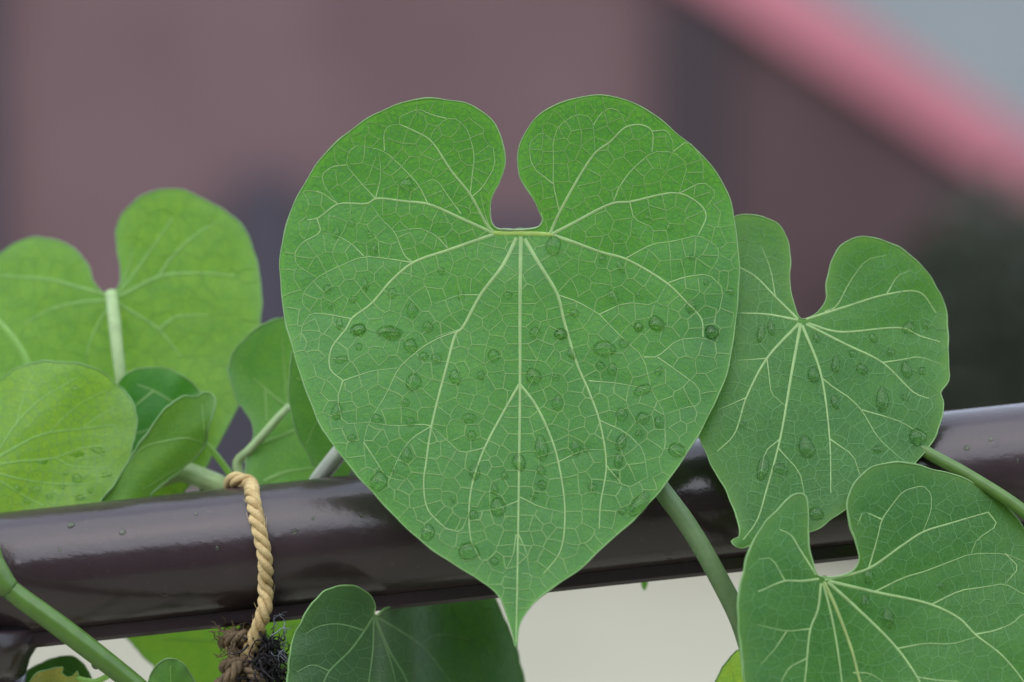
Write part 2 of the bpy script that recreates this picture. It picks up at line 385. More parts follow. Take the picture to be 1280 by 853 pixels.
for k in range(5):
    a = k * 1.25
    base = np.array((wx(1230) + 0.05 * math.cos(a), WY - 0.3 + 0.04 * math.sin(a), -0.01)); top = base + np.array((0.22 * math.cos(a), 0.1 * math.sin(a), 0.40))
    vv, ff = tube_vf([base, (base + top) / 2 + (0, 0, .05), top], [0.010, 0.007, 0.003], 6); mesh_obj('branch', vv, ff, M['bark'], shrub)

# ------------------------------------------------------------------ handrail
RR = 80.3 * MM                                      # tube radius, about 17 mm
RAX_D = 0.004 + RR                                  # depth of its axis behind the focus plane
ra, rb = P(-900, 720 + .1075 * 900, RAX_D), P(2200, 720 - .1075 * 2200, RAX_D)
AX = (rb - ra) / np.linalg.norm(rb - ra)
RU = np.cross(FWD, AX); RU /= np.linalg.norm(RU)
if RU[2] < 0: RU = -RU
def rail_frame(x, y):
    """photo pixel -> (distance along the axis from ra, height above the axis)"""
    p = P(x, y, RAX_D) - ra
    return float(p @ AX), float(p @ RU)
def on_rail(a, h, back=0.0): return ra + a * AX + h * RU + back * FWD
rail = empty('handrail', P(-50, 725, RAX_D) * (1, 1, 0))
tag(rail, 'glossy dark brown painted metal handrail on a post, wet and tied with rope', 'handrail')
L = np.linalg.norm(rb - ra); ns, nl = 72, 40
v, f = tube_vf([ra + AX * L * k / nl for k in range(nl + 1)], RR, ns)
mesh_obj('rail_tube', v, f, M['rail'], rail)
# flat strip welded along the underside
hs, hb_ = -RR + 0.0012, -RR - 14 * MM
prof = [(-0.0065, hs), (0.0065, hs), (0.0065, hb_ + .001), (0.0055, hb_), (-0.0055, hb_), (-0.0065, hb_ + .001)]
v = [on_rail(a, h, d) for a in (0.005, L - 0.005) for d, h in prof]; n = len(prof)
f = [tuple(range(n)), tuple(range(2 * n - 1, n - 1, -1))] + [(i, i + n, (i + 1) % n + n, (i + 1) % n) for i in range(n)]
mesh_obj('bottom_strip', v, f, M['rail'], rail, smooth=False)
a0, _ = rail_frame(-48, 725)
pt = on_rail(a0, 0)
v, f = tube_vf([pt, (pt[0], pt[1], 0.0)], 79 * MM, 48); mesh_obj('post', v, f, M['rail'], rail)
zc_ = pt[2] - RR
v, f = tube_vf([(pt[0], pt[1], zc_ + 0.006), (pt[0], pt[1], zc_ - .001), (pt[0], pt[1], zc_ - .0045), (pt[0], pt[1], zc_ - .009)], [0.0225, 0.0205, 0.0182, 79 * MM], 48)
mesh_obj('weld_collar', v, f, M['rail'], rail)
v, f = tube_vf([(pt[0], pt[1], 0.0), (pt[0], pt[1], 0.008)], 0.05, 32); mesh_obj('base_plate', v, f, M['rail'], rail, smooth=False)

# ------------------------------------------------------------------ leaves
vine = empty('climbing_vine', P(930, 1100, 0.0))
tag(vine, 'green climbing vine with heart-shaped leaves growing over the brown handrail', 'vine')

def voronoi_edges(seeds):
    vs_, es, fs, *_ = delaunay_2d_cdt([Vector(s) for s in seeds], [], [], 0, 1e-4)
    V_ = np.array([tuple(q) for q in vs_]); F_ = np.array([tuple(q) for q in fs])
    A, B, C = V_[F_[:, 0]], V_[F_[:, 1]], V_[F_[:, 2]]
    D = 2 * (A[:, 0] * (B[:, 1] - C[:, 1]) + B[:, 0] * (C[:, 1] - A[:, 1]) + C[:, 0] * (A[:, 1] - B[:, 1])) + 1e-12
    sq = lambda q: (q ** 2).sum(1)
    ux = (sq(A) * (B[:, 1] - C[:, 1]) + sq(B) * (C[:, 1] - A[:, 1]) + sq(C) * (A[:, 1] - B[:, 1])) / D
    uy = (sq(A) * (C[:, 0] - B[:, 0]) + sq(B) * (A[:, 0] - C[:, 0]) + sq(C) * (B[:, 0] - A[:, 0])) / D
    cc = np.stack([ux, uy], 1); ed = {}
    for k, q in enumerate(F_):
        for i in range(3):
            ed.setdefault(tuple(sorted((q[i], q[(i + 1) % 3]))), []).append(k)
    return np.array([(*cc[a[0]], *cc[a[1]]) for a in ed.values() if len(a) == 2])

def darts(poly, s, segs, seeds, tries=30):
    """blue-noise points in the polygon, at least s apart and off the veins"""
    lo, hi = poly.min(0), poly.max(0); cell = s; grid = {}
    key = lambda p: (int(p[0] // cell), int(p[1] // cell))
    for p in seeds: grid.setdefault(key(p), []).append(p)
    area = (hi - lo).prod(); n = int(area / s ** 2 * tries / 6)
    c = lo + rng.random((n, 2)) * (hi - lo); c = c[inside(poly, c[:, 0], c[:, 1])]
    if len(segs): c = c[seg_dist(c[:, 0], c[:, 1], segs) > 0.42 * s]
    for p in c:
        k = key(p); ok = True; rr_ = .62 + .55 * rng.random()
        for i in (-1, 0, 1):
            for j in (-1, 0, 1):
                for q in grid.get((k[0] + i, k[1] + j), ()):
                    if (p[0] - q[0]) ** 2 + (p[1] - q[1]) ** 2 < (s * rr_) ** 2: ok = False; break
                if not ok: break
            if not ok: break
        if ok: grid.setdefault(k, []).append(p); seeds.append(p)
    return seeds

LEAVES = {}
def make_leaf(key, label, outline, depth, veins, mat, vmat='vein', net=None, netmat=('net', 'net_fine'), step=6, relief=0.00022, margin=('margin', 1.6),
              midrib=None, ostep=5, hole_list=()):
    poly = catmull(outline, ostep, closed=True)
    n_ = len(poly); tg_ = np.roll(poly, -1, 0) - np.roll(poly, 1, 0); tg_ /= np.linalg.norm(tg_, axis=1)[:, None] + 1e-9
    wv = sum(a_ * np.sin(2 * np.pi * k_ * np.arange(n_) / n_ + rng.random() * 6.28) for k_, a_ in ((9, .7), (17, .55), (31, .4), (53, .3)))
    poly = poly + np.stack([-tg_[:, 1], tg_[:, 0]], 1) * wv[:, None] * min(1, n_ / 150)     # living edge, never quite even
    cen_ = poly.mean(0); rad_ = np.hypot(*(poly.max(0) - poly.min(0))) / 2; ph_ = rng.random(3) * 6.28
    lines = [(catmull(p, 4) if w0 > 2.6 else kinked(p), w0, w1, vm) for p, w0, w1, vm in veins]
    segs = np.concatenate([np.hstack([l[:-1], l[1:]]) for l, *_ in lines]) if lines else np.zeros((0, 4))
    def dep(x, y):
        x = np.asarray(x, float); y = np.asarray(y, float)
        d = depth(x, y)
        an_ = np.arctan2(y - cen_[1], x - cen_[0]); rq = np.hypot(x - cen_[0], y - cen_[1]) / rad_
        d = d + 0.0011 * np.clip(rq, 0, 1.2) ** 3 * (np.sin(7 * an_ + ph_[0]) + .6 * np.sin(12 * an_ + ph_[1]))
        if len(segs) and relief:
            d = d - relief * (1 - np.exp(-(seg_dist(x, y, segs).reshape(x.shape) / 11.0) ** 1.5))
        return d
    # blade: constrained triangulation of outline + hexagonal grid
    lo, hi = poly.min(0), poly.max(0)
    gx, gy = np.meshgrid(np.arange(lo[0], hi[0], step), np.arange(lo[1], hi[1], step * .866))
    gx = gx + (np.arange(gx.shape[0]) % 2)[:, None] * step / 2
    g_ = np.stack([gx.ravel(), gy.ravel()], 1); g_ = g_[inside(poly, g_[:, 0], g_[:, 1])]
    psegs = np.hstack([poly, np.roll(poly, -1, 0)])
    g_ = g_[seg_dist(g_[:, 0], g_[:, 1], psegs) > step * .55]
    pts = [poly]; edges = [(i, (i + 1) % len(poly)) for i in range(len(poly))]; base = len(poly)
    holes = []
    for (hx, hy, hw_, hh_) in hole_list:
        a = np.linspace(0, 2 * np.pi, 14, endpoint=False); rr = 1 + 0.25 * rng.normal(size=14) * .6
        h = np.stack([hx + hw_ / 2 * rr * np.cos(a), hy + hh_ / 2 * rr * np.sin(a)], 1); holes.append(h)
        g_ = g_[~inside(h, g_[:, 0], g_[:, 1])]
        edges += [(base + i, base + (i + 1) % 14) for i in range(14)]; pts.append(h); base += 14
    allp = np.concatenate(pts + [g_])
    V_, E_, F_, *_ = delaunay_2d_cdt([Vector(q) for q in allp], edges, [], 1, 1e-4)
    V2 = np.array([tuple(q) for q in V_]); F2 = [tuple(q) for q in F_]
    if holes:
        cen = np.array([V2[list(q)].mean(0) for q in F2]); bad = np.zeros(len(F2), bool)
        for h in holes: bad |= inside(h, cen[:, 0], cen[:, 1])
        F2 = [q for q, b in zip(F2, bad) if not b]
    out = []
    for q in F2:                                     # normals towards the camera
        a, b, c = V2[q[0]], V2[q[1]], V2[q[2]]
        out.append(q if (b[0] - a[0]) * (c[1] - a[1]) - (b[1] - a[1]) * (c[0] - a[0]) < 0 else q[::-1])
    o = mesh_obj('leaf', P(V2[:, 0], V2[:, 1], dep(V2[:, 0], V2[:, 1])), out, M[mat], vine)
    o['label'] = label
    me = o.data; uvl = me.uv_layers.new(name='UVMap')
    li = np.empty(len(me.loops), int); me.loops.foreach_get('vertex_index', li)
    uvl.data.foreach_set('uv', (V2[li] / 100.0).ravel())
    ed = seg_dist(V2[:, 0], V2[:, 1], psegs)
    at = me.attributes.new('rim', 'FLOAT', 'POINT'); at.data.foreach_set('value', 0.75 * np.exp(-(ed / 9.0)))
    # veins, each a low rounded rib
    for k, (l, w0, w1, vm) in enumerate(lines):
        t = np.linspace(0, 1, len(l)); wd = w0 + (w1 - w0) * t ** (0.8 if w0 > 2.6 else 0.55)
        tg = np.gradient(l, axis=0); tg /= np.linalg.norm(tg, axis=1)[:, None] + 1e-9
        nn = np.stack([-tg[:, 1], tg[:, 0]], 1)
        v = []; offs = ((-1, -.12), (-.62, .30), (0, .48), (.62, .30), (1, -.12))
        rows = []
        for s, hgt in offs:
            q = l + nn * (s * wd / 2)[:, None]
            rows.append(P(q[:, 0], q[:, 1], dep(q[:, 0], q[:, 1]) - 0.00012 - hgt * wd * MM * .28))
        R_ = np.stack(rows, 1); m = len(l); v = R_.reshape(-1, 3)
        f = [(i * 5 + j, i * 5 + j + 1, (i + 1) * 5 + j + 1, (i + 1) * 5 + j) for i in range(m - 1) for j in range(4)]
        mesh_obj('midrib' if k == midrib else 'vein', v, f, M[vm or vmat], o)
    # net veins: cells whose walls meet the main veins
    if net:
        for lev, (s, wpx) in enumerate(net):
            seeds = []
            if lev == 0:
                for l, *_ in lines + [(catmull(np.asarray(poly), 4), 0, 0, 0)]:
                    acc = np.r_[0, np.cumsum(np.linalg.norm(np.diff(l, axis=0), axis=1))]
                    tpos = np.arange(s * .4 * rng.random() + s * .2, acc[-1], s * 0.95)
                    for tt in tpos:
                        tt += s * .2 * rng.normal()
                        i = min(max(np.searchsorted(acc, tt), 1), len(l) - 1); q = l[i]; tg = l[i] - l[i - 1]; tg = tg / (np.linalg.norm(tg) + 1e-9)
                        o2 = np.array((-tg[1], tg[0])) * s * (.42 + .1 * rng.random())
                        for sg in (1, -1):
                            c = q + sg * o2
                            if all((c[0] - e[0]) ** 2 + (c[1] - e[1]) ** 2 > (.5 * s) ** 2 for e in seeds): seeds.append(c)
            seeds = darts(poly, s * .86, segs if lev == 0 else np.zeros((0, 4)), seeds)
            ve = voronoi_edges(seeds)
            mid = (ve[:, :2] + ve[:, 2:]) / 2; ln = np.linalg.norm(ve[:, :2] - ve[:, 2:], axis=1)
            ok = inside(poly, ve[:, 0], ve[:, 1]) & inside(poly, ve[:, 2], ve[:, 3]) & (ln < 3 * s) & (ln > .3)
            for h in holes: ok &= ~inside(h, mid[:, 0], mid[:, 1])
            if lev == 0 and len(segs):                       # no veinlet doubling a vein it runs along
                dd = [seg_dist(q_[:, 0], q_[:, 1], segs) for q_ in (mid, ve[:, :2], ve[:, 2:])]
                ok &= ~((dd[0] < 4.5) & (np.maximum(dd[1], dd[2]) < 6.5))
            ok &= seg_dist(mid[:, 0], mid[:, 1], psegs) > 3
            ve = ve[ok]
            vd = seg_dist((ve[:, 0] + ve[:, 2]) / 2, (ve[:, 1] + ve[:, 3]) / 2, segs)
            X, Y, idx, f = [], [], 0, []; W = []
            for e, vdk in zip(ve, vd):
                a, b = e[:2], e[2:]; m = max(2, int(np.linalg.norm(b - a) / 5) + 2)
                q = a + (b - a) * np.linspace(0, 1, m)[:, None]; tg = (b - a) / np.linalg.norm(b - a); nn = np.array((-tg[1], tg[0]))
                bow = np.sin(np.linspace(0, np.pi, m)) * rng.normal() * .035 * np.linalg.norm(b - a); q = q + nn * bow[:, None]
                ww = wpx * (0.45 + 0.45 * rng.random() + 0.6 * math.exp(-vdk / 9.0))
                for sg in (-1, 0, 1):
                    X.append(q[:, 0] + sg * nn[0] * ww / 2); Y.append(q[:, 1] + sg * nn[1] * ww / 2); W.append(np.full(m, ww * .06 * MM if sg == 0 else 0.0))
                for i in range(m - 1):
                    f.append((idx + i, idx + m + i, idx + m + i + 1, idx + i + 1)); f.append((idx + m + i, idx + 2 * m + i, idx + 2 * m + i + 1, idx + m + i + 1))
                idx += 3 * m
            X, Y, W = np.concatenate(X), np.concatenate(Y), np.concatenate(W)
            no = mesh_obj('net_veins', P(X, Y, dep(X, Y) - 0.00008 * (2 - lev) - W), f, M[netmat[lev]], o); no['kind'] = 'stuff'
    if margin:
        q = np.vstack([poly, poly[:1]])
        v, f = tube_vf(P(q[:, 0], q[:, 1], dep(q[:, 0], q[:, 1])), margin[1] * MM / 2 * (1 + .3 * np.sin(np.arange(len(q)) * .37) * np.sin(np.arange(len(q)) * .11)), 6, caps=False, closed=True)
        mesh_obj('margin', v, f, M[margin[0]], o)
    LEAVES[key] = (o, dep, psegs, np.hstack([lines[0][0][:-1], lines[0][0][1:]]), lines[0][0][0], lines[0][0][-1], segs)
    return o

def stem(name, pts, w0, w1, mat, parent, nseg=24, label=None, ridge=0.035):
    """pts: (photo x, photo y, depth); widths in photo pixels"""
    p = np.array(pts, float); P3 = catmull(P(p[:, 0], p[:, 1], p[:, 2]), 0.0015)
    wob = 1 + 0.03 * np.sin(np.arange(len(P3)) / 9.0 + pts[0][0]) + 0.02 * np.sin(np.arange(len(P3)) / 4.1)
    v, f = tube_vf(P3, np.linspace(w0, w1, len(P3)) * wob * MM / 2, nseg, ridge=ridge)
    o = mesh_obj(name, v, f, M[mat], parent)
    if label: o['label'] = label
    return o

# ---- the large heart leaf ----
main_outline = (z1((735, 460), (728, 400), (735, 360), (760, 310), (776, 260), (776, 210), (765, 160), (735, 110), (690, 75), (640, 52), (580, 43), (500, 38),
                   (430, 50), (350, 85), (270, 135), (200, 195), (140, 265), (95, 350), (60, 430), (35, 520), (25, 600), (33, 700))
                + z3((37, 15), (60, 100), (100, 210), (150, 310), (215, 395), (290, 475), (370, 555), (450, 610), (520, 655), (565, 690), (590, 740), (610, 800), (619, 830))
                + z4((62, 770), (85, 730), (130, 690), (200, 640), (280, 570), (350, 510), (400, 455), (440, 400), (490, 330), (540, 240), (580, 150), (600, 80))
                + z2((800, 780), (808, 640), (803, 520), (790, 420), (760, 330), (710, 250), (640, 180), (560, 115), (480, 65), (400, 33), (310, 28), (230, 45),
                     (160, 80), (110, 130), (80, 180), (70, 240), (80, 300), (110, 350), (140, 395), (157, 440), (145, 463), (90, 473), (20, 471)))
def main_depth(x, y):
    u, t = (x - 640) / 285.0, (y - 420) / 300.0
    d = -0.017 * t                                   # leans back at the top
    d = d + 0.011 * np.clip(-t, 0, 2) ** 2 * -1.0    # lobes roll forward
    d = d + 0.004 * np.abs(u) ** 2.2 - 0.002         # sides fall away
    d = d + 0.0012 * np.sin(3.1 * u + 1.0) * np.sin(2.6 * t + .4)
    r = np.hypot((x - 648) / 45.0, (y - 290) / 40.0)
    d = d + 0.003 * np.exp(-r ** 2)                  # pulled in where the stalk joins
    return d
B = 'vein_base'
mv = [
    (px((651, 296), (650, 380), (650, 480), (648, 640), (646, 760), (645, 803)), 5.0, 1.6, None),
    (z1((840, 482), (790, 484), (735, 483)), 6.5, 5.0, B), (z2((75, 484), (130, 486), (190, 489)), 6.5, 5.0, B),
    # towards the left margin
    (z1((738, 482), (715, 455), (660, 355), (600, 280), (527, 175), (470, 142), (425, 122)), 4.2, 1.4, None),
    (z1((738, 485), (640, 440), (520, 388), (440, 378), (345, 370), (320, 385), (220, 388), (150, 435), (118, 440)), 4.6, 1.3, None),
    (z1((740, 488), (590, 540), (470, 583), (400, 640), (330, 720), (265, 770)) + z3((190, 20), (150, 75), (148, 125), (180, 155)), 4.6, 1.4, None),
    (z1((815, 500), (770, 590), (695, 690), (630, 805)) + z3((470, 30), (440, 130), (405, 270), (390, 370), (385, 410), (395, 480), (440, 530)), 4.8, 1.3, None),
    (z3((627, 165), (590, 230), (540, 325), (510, 410), (500, 490), (508, 570), (530, 610)), 3.4, 1.2, None),
    # towards the right margin
    (z4((62, 165), (100, 215), (140, 300), (160, 370), (175, 490), (162, 590), (120, 645)), 3.4, 1.2, None),
    (z2((95, 503), (140, 580), (205, 690), (225, 770)) + z4((175, 10), (205, 110), (235, 180), (262, 255), (280, 370), (265, 470), (262, 530)), 4.8, 1.3, None),
    (z2((185, 490), (260, 515), (350, 548), (430, 570), (570, 652), (640, 720), (685, 772), (690, 830)), 4.6, 1.5, None),
    (z2((185, 489), (250, 455), (390, 385), (445, 380), (610, 352), (690, 400), (700, 430), (675, 490)), 4.6, 1.4, None),
    (z2((180, 487), (212, 415), (330, 218), (380, 180), (435, 130), (490, 125), (520, 145), (520, 213)), 4.2, 1.3, None),
]
side = [
    z1((660, 355), (668, 290), (675, 225), (655, 145), (620, 105), (580, 102), (535, 145), (527, 175)), z1((580, 102), (530, 90), (490, 70), (425, 95), (425, 122)),
    z1((668, 362), (700, 335), (745, 260), (735, 185), (675, 225)), z1((728, 470), (708, 420), (695, 350)),
    z1((520, 388), (490, 325), (440, 270), (375, 210), (285, 190), (250, 215)), z1((375, 210), (372, 150), (390, 125), (425, 122)),
    z1((345, 370), (290, 310), (247, 258), (255, 215), (285, 190)), z1((247, 258), (200, 262), (165, 290), (175, 330), (220, 388)), z1((220, 388), (160, 345), (130, 345)),
    z1((345, 370), (365, 290), (355, 215)), z1((150, 435), (165, 483), (100, 515), (75, 550), (80, 590), (150, 632)),
    z1((470, 583), (390, 570), (305, 560), (200, 605), (150, 632), (105, 680), (100, 720), (130, 750)), z1((305, 560), (265, 520), (215, 490), (165, 483)),
    z1((265, 770), (190, 755), (130, 750), (100, 790), (95, 845)), z1((470, 583), (440, 560), (410, 480), (330, 390)),
    z3((470, 30), (425, 45), (380, 70), (320, 122), (290, 190), (245, 260), (232, 310), (238, 370)), z3((180, 155), (250, 130), (320, 122)), z3((180, 155), (165, 200), (180, 265), (245, 260)),
    z3((405, 270), (355, 300), (325, 340), (300, 400)), z3((232, 310), (290, 400), (340, 410)), z3((440, 530), (480, 540), (500, 490)), z3((405, 270), (380, 265), (310, 270), (245, 260)),
    z1((630, 805), (575, 820), (545, 830)), z1((695, 690), (620, 690), (545, 720)), z3((540, 325), (480, 340), (405, 270)),
    z3((620, 545), (612, 600), (590, 640)), z4((55, 540), (78, 590), (85, 640)), z3((625, 460), (575, 480), (500, 490)), z4((60, 450), (110, 475), (175, 490)),
    z2((205, 690), (270, 712), (345, 755)) + z4((275, 0), (320, 45), (375, 95), (395, 180), (430, 240), (428, 300)), z4((375, 95), (410, 95), (460, 50), (525, 45), (560, 60)), z4((410, 95), (460, 130), (515, 170), (520, 215), (430, 240)),
    z4((262, 255), (330, 285), (375, 330), (385, 400)), z4((280, 370), (330, 430), (385, 400)), z4((235, 155), (300, 160), (395, 180)), z4((160, 360), (220, 330), (275, 330)),
    z2((430, 570), (520, 520), (600, 510), (675, 490), (740, 530), (742, 570), (708, 620)), z2((570, 652), (630, 630), (708, 620), (760, 670), (740, 760), (685, 772)),
    z2((610, 352), (690, 312), (735, 350), (700, 400)), z2((390, 385), (410, 330), (450, 275), (520, 213), (590, 213), (640, 255), (610, 352)),
    z2((212, 415), (190, 320), (190, 175), (210, 125), (265, 88), (310, 95), (325, 125), (330, 218)), z2((325, 125), (345, 90), (380, 65), (415, 80), (435, 130)),
    z2((190, 320), (120, 265), (108, 190), (150, 145), (190, 175)), z2((590, 213), (640, 175), (690, 240), (690, 312)), z2((345, 755), (430, 715), (530, 725), (570, 652)), z2((445, 380), (460, 440), (525, 465), (520, 520)),
    z2((520, 145), (570, 140), (590, 180), (590, 213)),
    z1((630, 420), (600, 380), (545, 300), (490, 325)), z1((590, 540), (545, 490), (485, 465), (410, 480)),
]
for sdl in side: mv.append((sdl, 1.8, 0.45, None))
leaf_main = make_leaf('main', 'large broad heart-shaped leaf with pale veins and raindrops in front of the rail', main_outline, main_depth, mv, 'leaf_main',
          net=((20, 1.25), (8.5, 0.75)), step=4, margin=('margin', 2.0), midrib=0)
q = np.array(z1((728, 400), (726, 425), (735, 455), (752, 470), (800, 474)) + z2((20, 471), (90, 473), (142, 463), (157, 442), (150, 418)), float)
qq = catmull(q, 4); v, f = tube_vf(P(qq[:, 0], qq[:, 1], LEAVES['main'][1](qq[:, 0], qq[:, 1]) - .0002), MM / 2 * (0.8 + 2.0 * np.sin(np.linspace(0.05, np.pi - .05, len(qq)))), 8)
mesh_obj('sinus_rim', v, f, M['margin_pale'], leaf_main)
stem('petiole', [(648, 293, 0.0125), (662, 302, 0.016), (705, 400, 0.012), (765, 520, 0.002), (822, 605, -0.0042), (862, 660, -0.005), (898, 722, -0.006), (930, 790, -0.004), (950, 900, 0.004), (945, 1100, 0.01)], 18, 30, 'stem_dull', leaf_main)

# ---- the leaf beside it, right ----
right_outline = z8((150, 25), (200, 18), (250, 35), (280, 75), (288, 130), (285, 200), (300, 250), (315, 270), (345, 258), (372, 225), (375, 170), (390, 120), (420, 85), (470, 72),
                   (530, 85), (590, 125), (635, 180), (660, 240), (668, 310), (672, 380), (668, 425), (651, 449), (658, 470), (650, 520), (620, 580), (585, 625), (520, 670), (450, 710),
                   (390, 750), (340, 785), (260, 800), (200, 814), (166, 824), (147, 816), (143, 808), (150, 804), (163, 800), (166, 782), (140, 710), (100, 630), (65, 550), (40, 450), (35, 350), (45, 250), (70, 150), (100, 70))
def right_depth(x, y):
    u, t = (x - 1020) / 170.0, (y - 470) / 200.0
    return 0.004 - 0.016 * t - 0.006 * np.clip(-t - .2, 0, 2) ** 2 + 0.003 * u + 0.003 * u * u + 0.0016 * np.sin(3 * u) * np.cos(2.5 * t) - 0.004 * np.exp(-((x - 918) ** 2 + (y - 682) ** 2) / 300.)
rv = [(z8((312, 280), (290, 400), (262, 560), (230, 680), (205, 760), (172, 805)), 4.0, 1.4, None),
      (z8((305, 270), (250, 215), (200, 165), (155, 140)), 3.4, 1.2, None), (z8((305, 272), (230, 258), (150, 255)), 3.4, 1.2, None), (z8((308, 280), (230, 365), (180, 460), (150, 550), (110, 590)), 3.8, 1.2, None),
      (z8((316, 285), (360, 400), (382, 560), (385, 690)), 3.6, 1.2, None), (z8((325, 282), (420, 330), (510, 375), (590, 450), (622, 462)), 3.4, 1.2, None),
      (z8((330, 280), (400, 300), (560, 292), (600, 310), (650, 325)), 3.2, 1.2, None), (z8((325, 270), (420, 240), (520, 210), (600, 205), (640, 255)), 3.4, 1.2, None)]
for sdl in (z8((360, 410), (460, 490), (500, 560), (560, 612)), z8((510, 375), (600, 360), (655, 380)), z8((370, 252), (400, 240), (430, 180), (470, 125), (520, 115)), z8((230, 365), (160, 370)), z8((180, 460), (110, 490)),
            z8((262, 560), (225, 590), (215, 650)), z8((255, 580), (310, 640), (330, 740)), z8((382, 560), (440, 600), (470, 680)), z8((250, 215), (240, 150), (215, 90)), z8((520, 210), (545, 165), (580, 150)), z8((460, 490), (560, 520), (620, 560)), z8((230, 365), (240, 450), (275, 480))):
    rv.append((sdl, 2.0, 0.5, None))
leaf_right = make_leaf('right', 'smaller heart-shaped leaf with raindrops and a curled tip, tucked behind the large leaf', right_outline, right_depth, rv, 'leaf_right', net=((18, 0.95), (7.5, 0.55)), netmat=('net_mid', 'net_fine'), step=5, margin=('margin', 1.8), midrib=0)
stem('petiole', [(1003, 406, 0.012), (1030, 440, 0.014), (1090, 510, 0.008), (1150, 560, 0.0035), (1210, 594, -0.001), (1280, 640, -0.006), (1360, 720, -0.01), (1400, 1000, 0.0)], 12, 22, 'stem', leaf_right)

# ---- the big leaf in the lower right corner ----
lr_outline = zq((340, 193), (310, 198), (260, 240), (200, 310), (160, 390), (135, 480), (122, 580), (122, 680), (130, 770), (145, 853), (200, 1010), (340, 1230), (480, 1350), (610, 1420), (720, 1330), (920, 1200), (1120, 1010),
                (1235, 810), (1260, 620), (1215, 450), (1126, 310), (1090, 260), (1040, 205), (980, 165), (910, 132), (820, 112), (740, 88), (680, 77), (620, 85), (570, 110), (530, 150), (510, 190), (503, 240), (515, 300), (535, 350), (545, 415),
                (530, 455), (490, 475), (430, 483), (400, 475), (380, 430), (370, 370), (365, 290), (358, 205))
def lr_depth(x, y):
    u, t = (x - 1040) / 150.0, (y - 760) / 150.0
    d = -0.020 + 0.004 * u - 0.008 * t + 0.006 * np.clip(-t - .3, 0, 2) ** 2 * .4
    return d - 0.014 * np.clip(-u, 0, 2) ** 1.6 * .6 + 0.003 * np.clip(u, 0, 3) ** 2 * .4 + 0.002 * np.sin(2.2 * u + 1.5 * t)
lv = [(zq((422, 500), (460, 580), (520, 740), (550, 853), (620, 1050), (615, 1350)), 4.5, 1.5, 'vein_yellow'),
      (zq((425, 492), (475, 482), (575, 455), (700, 370), (770, 325), (880, 290), (1000, 255)), 4.0, 1.4, None), (zq((405, 490), (340, 497), (285, 497), (190, 535)), 3.4, 1.3, None), (zq((395, 475), (340, 390), (305, 335), (265, 315)), 2.8, 1.1, None),
      (zq((412, 505), (400, 600), (375, 665), (360, 800), (355, 853), (350, 1100)), 3.4, 1.3, None), (zq((420, 505), (455, 650), (485, 853), (500, 1100)), 3.4, 1.2, None),
      (zq((435, 500), (530, 585), (680, 735), (760, 853), (850, 1050)), 4.4, 1.5, None), (zq((440, 498), (600, 535), (800, 580), (900, 630), (955, 685), (1050, 760), (1126, 853), (1150, 900)), 4.4, 1.4, None)]
for sdl in (zq((285, 497), (240, 415), (190, 420)), zq((375, 665), (290, 675), (185, 650)), zq((290, 675), (200, 790)), zq((680, 735), (780, 715), (870, 720), (955, 695)), zq((605, 533), (700, 485), (850, 435), (940, 400), (1060, 400), (1130, 430)),
            zq((800, 580), (900, 530), (1060, 505), (1126, 545), (1200, 560)), zq((580, 450), (610, 350), (625, 280), (700, 180), (770, 160), (800, 190), (800, 250), (770, 325)), zq((955, 685), (1080, 650), (1126, 610), (1220, 600)),
            zq((750, 835), (900, 850), (1000, 900)), zq((1000, 255), (1035, 300), (960, 350), (940, 400)), zq((1060, 400), (1110, 450), (1060, 505)), zq((625, 280), (560, 250), (540, 300)), zq((360, 770), (300, 800), (270, 853), (260, 950)), zq((525, 820), (580, 820), (630, 850))):
    lv.append((sdl, 2.1, 0.6, None))
leaf_lr = make_leaf('lower', 'large folded heart-shaped leaf with one lobe standing up, below the rail beside the thick stalk', lr_outline, lr_depth, lv, 'leaf_right', vmat='vein', net=((19, 0.95), (8.5, 0.5)), netmat=('net_mid', 'net_fine'), step=5, margin=('margin', 2.6), midrib=0)
stem('petiole', [(1030, 726, -0.010), (1030, 745, 0.0), (1000, 860, 0.012), (970, 1100, 0.014)], 14, 24, 'stem', leaf_lr)

# ---- dark leaf under the rail, middle ----
mid_outline = zm((65, 544), (70, 480), (85, 390), (115, 310), (150, 235), (190, 180), (240, 135), (300, 113), (360, 118), (410, 140), (445, 175), (458, 210), (455, 240), (464, 246), (500, 218), (560, 196), (625, 175), (700, 150), (790, 122), (920, 115), (990, 170), (1040, 280), (1085, 395), (1125, 544),
                 (1150, 750), (1050, 1000), (800, 1250), (500, 1400), (250, 1100), (100, 800))
def mid_depth(x, y):
    s = 1 / (1 + np.exp(-(x - 494) / 10.0))
    return -0.008 + 0.012 * np.clip((x - 360) / 110., 0, 1) + 0.030 * s + 0.016 * np.clip((x - 470) / 180, 0, 1.3) + 0.0012 * np.sin(x / 17.) - 0.006 * np.clip((y - 760) / 150., 0, 3)
mdv = [(zm((455, 245), (520, 400), (600, 544), (640, 800), (540, 1300)), 3.6, 1.2, None), (zm((450, 255), (415, 310), (350, 400), (255, 495), (230, 544), (180, 700)), 3.4, 1.2, None), (zm((415, 315), (290, 285), (200, 300), (150, 330)), 2.8, 1.0, None),
       (zm((452, 255), (448, 400), (430, 544), (400, 800)), 2.8, 1.2, None), (zm((452, 252), (510, 400), (550, 544), (570, 700)), 2.8, 1.2, None), (zm((460, 252), (560, 310), (660, 380), (760, 500), (850, 640)), 3.6, 1.2, None), (zm((660, 380), (720, 335), (870, 355), (980, 420)), 2.8, 1.0, None),
       (zm((255, 495), (180, 462), (110, 500)), 2.0, 1.0, None)]
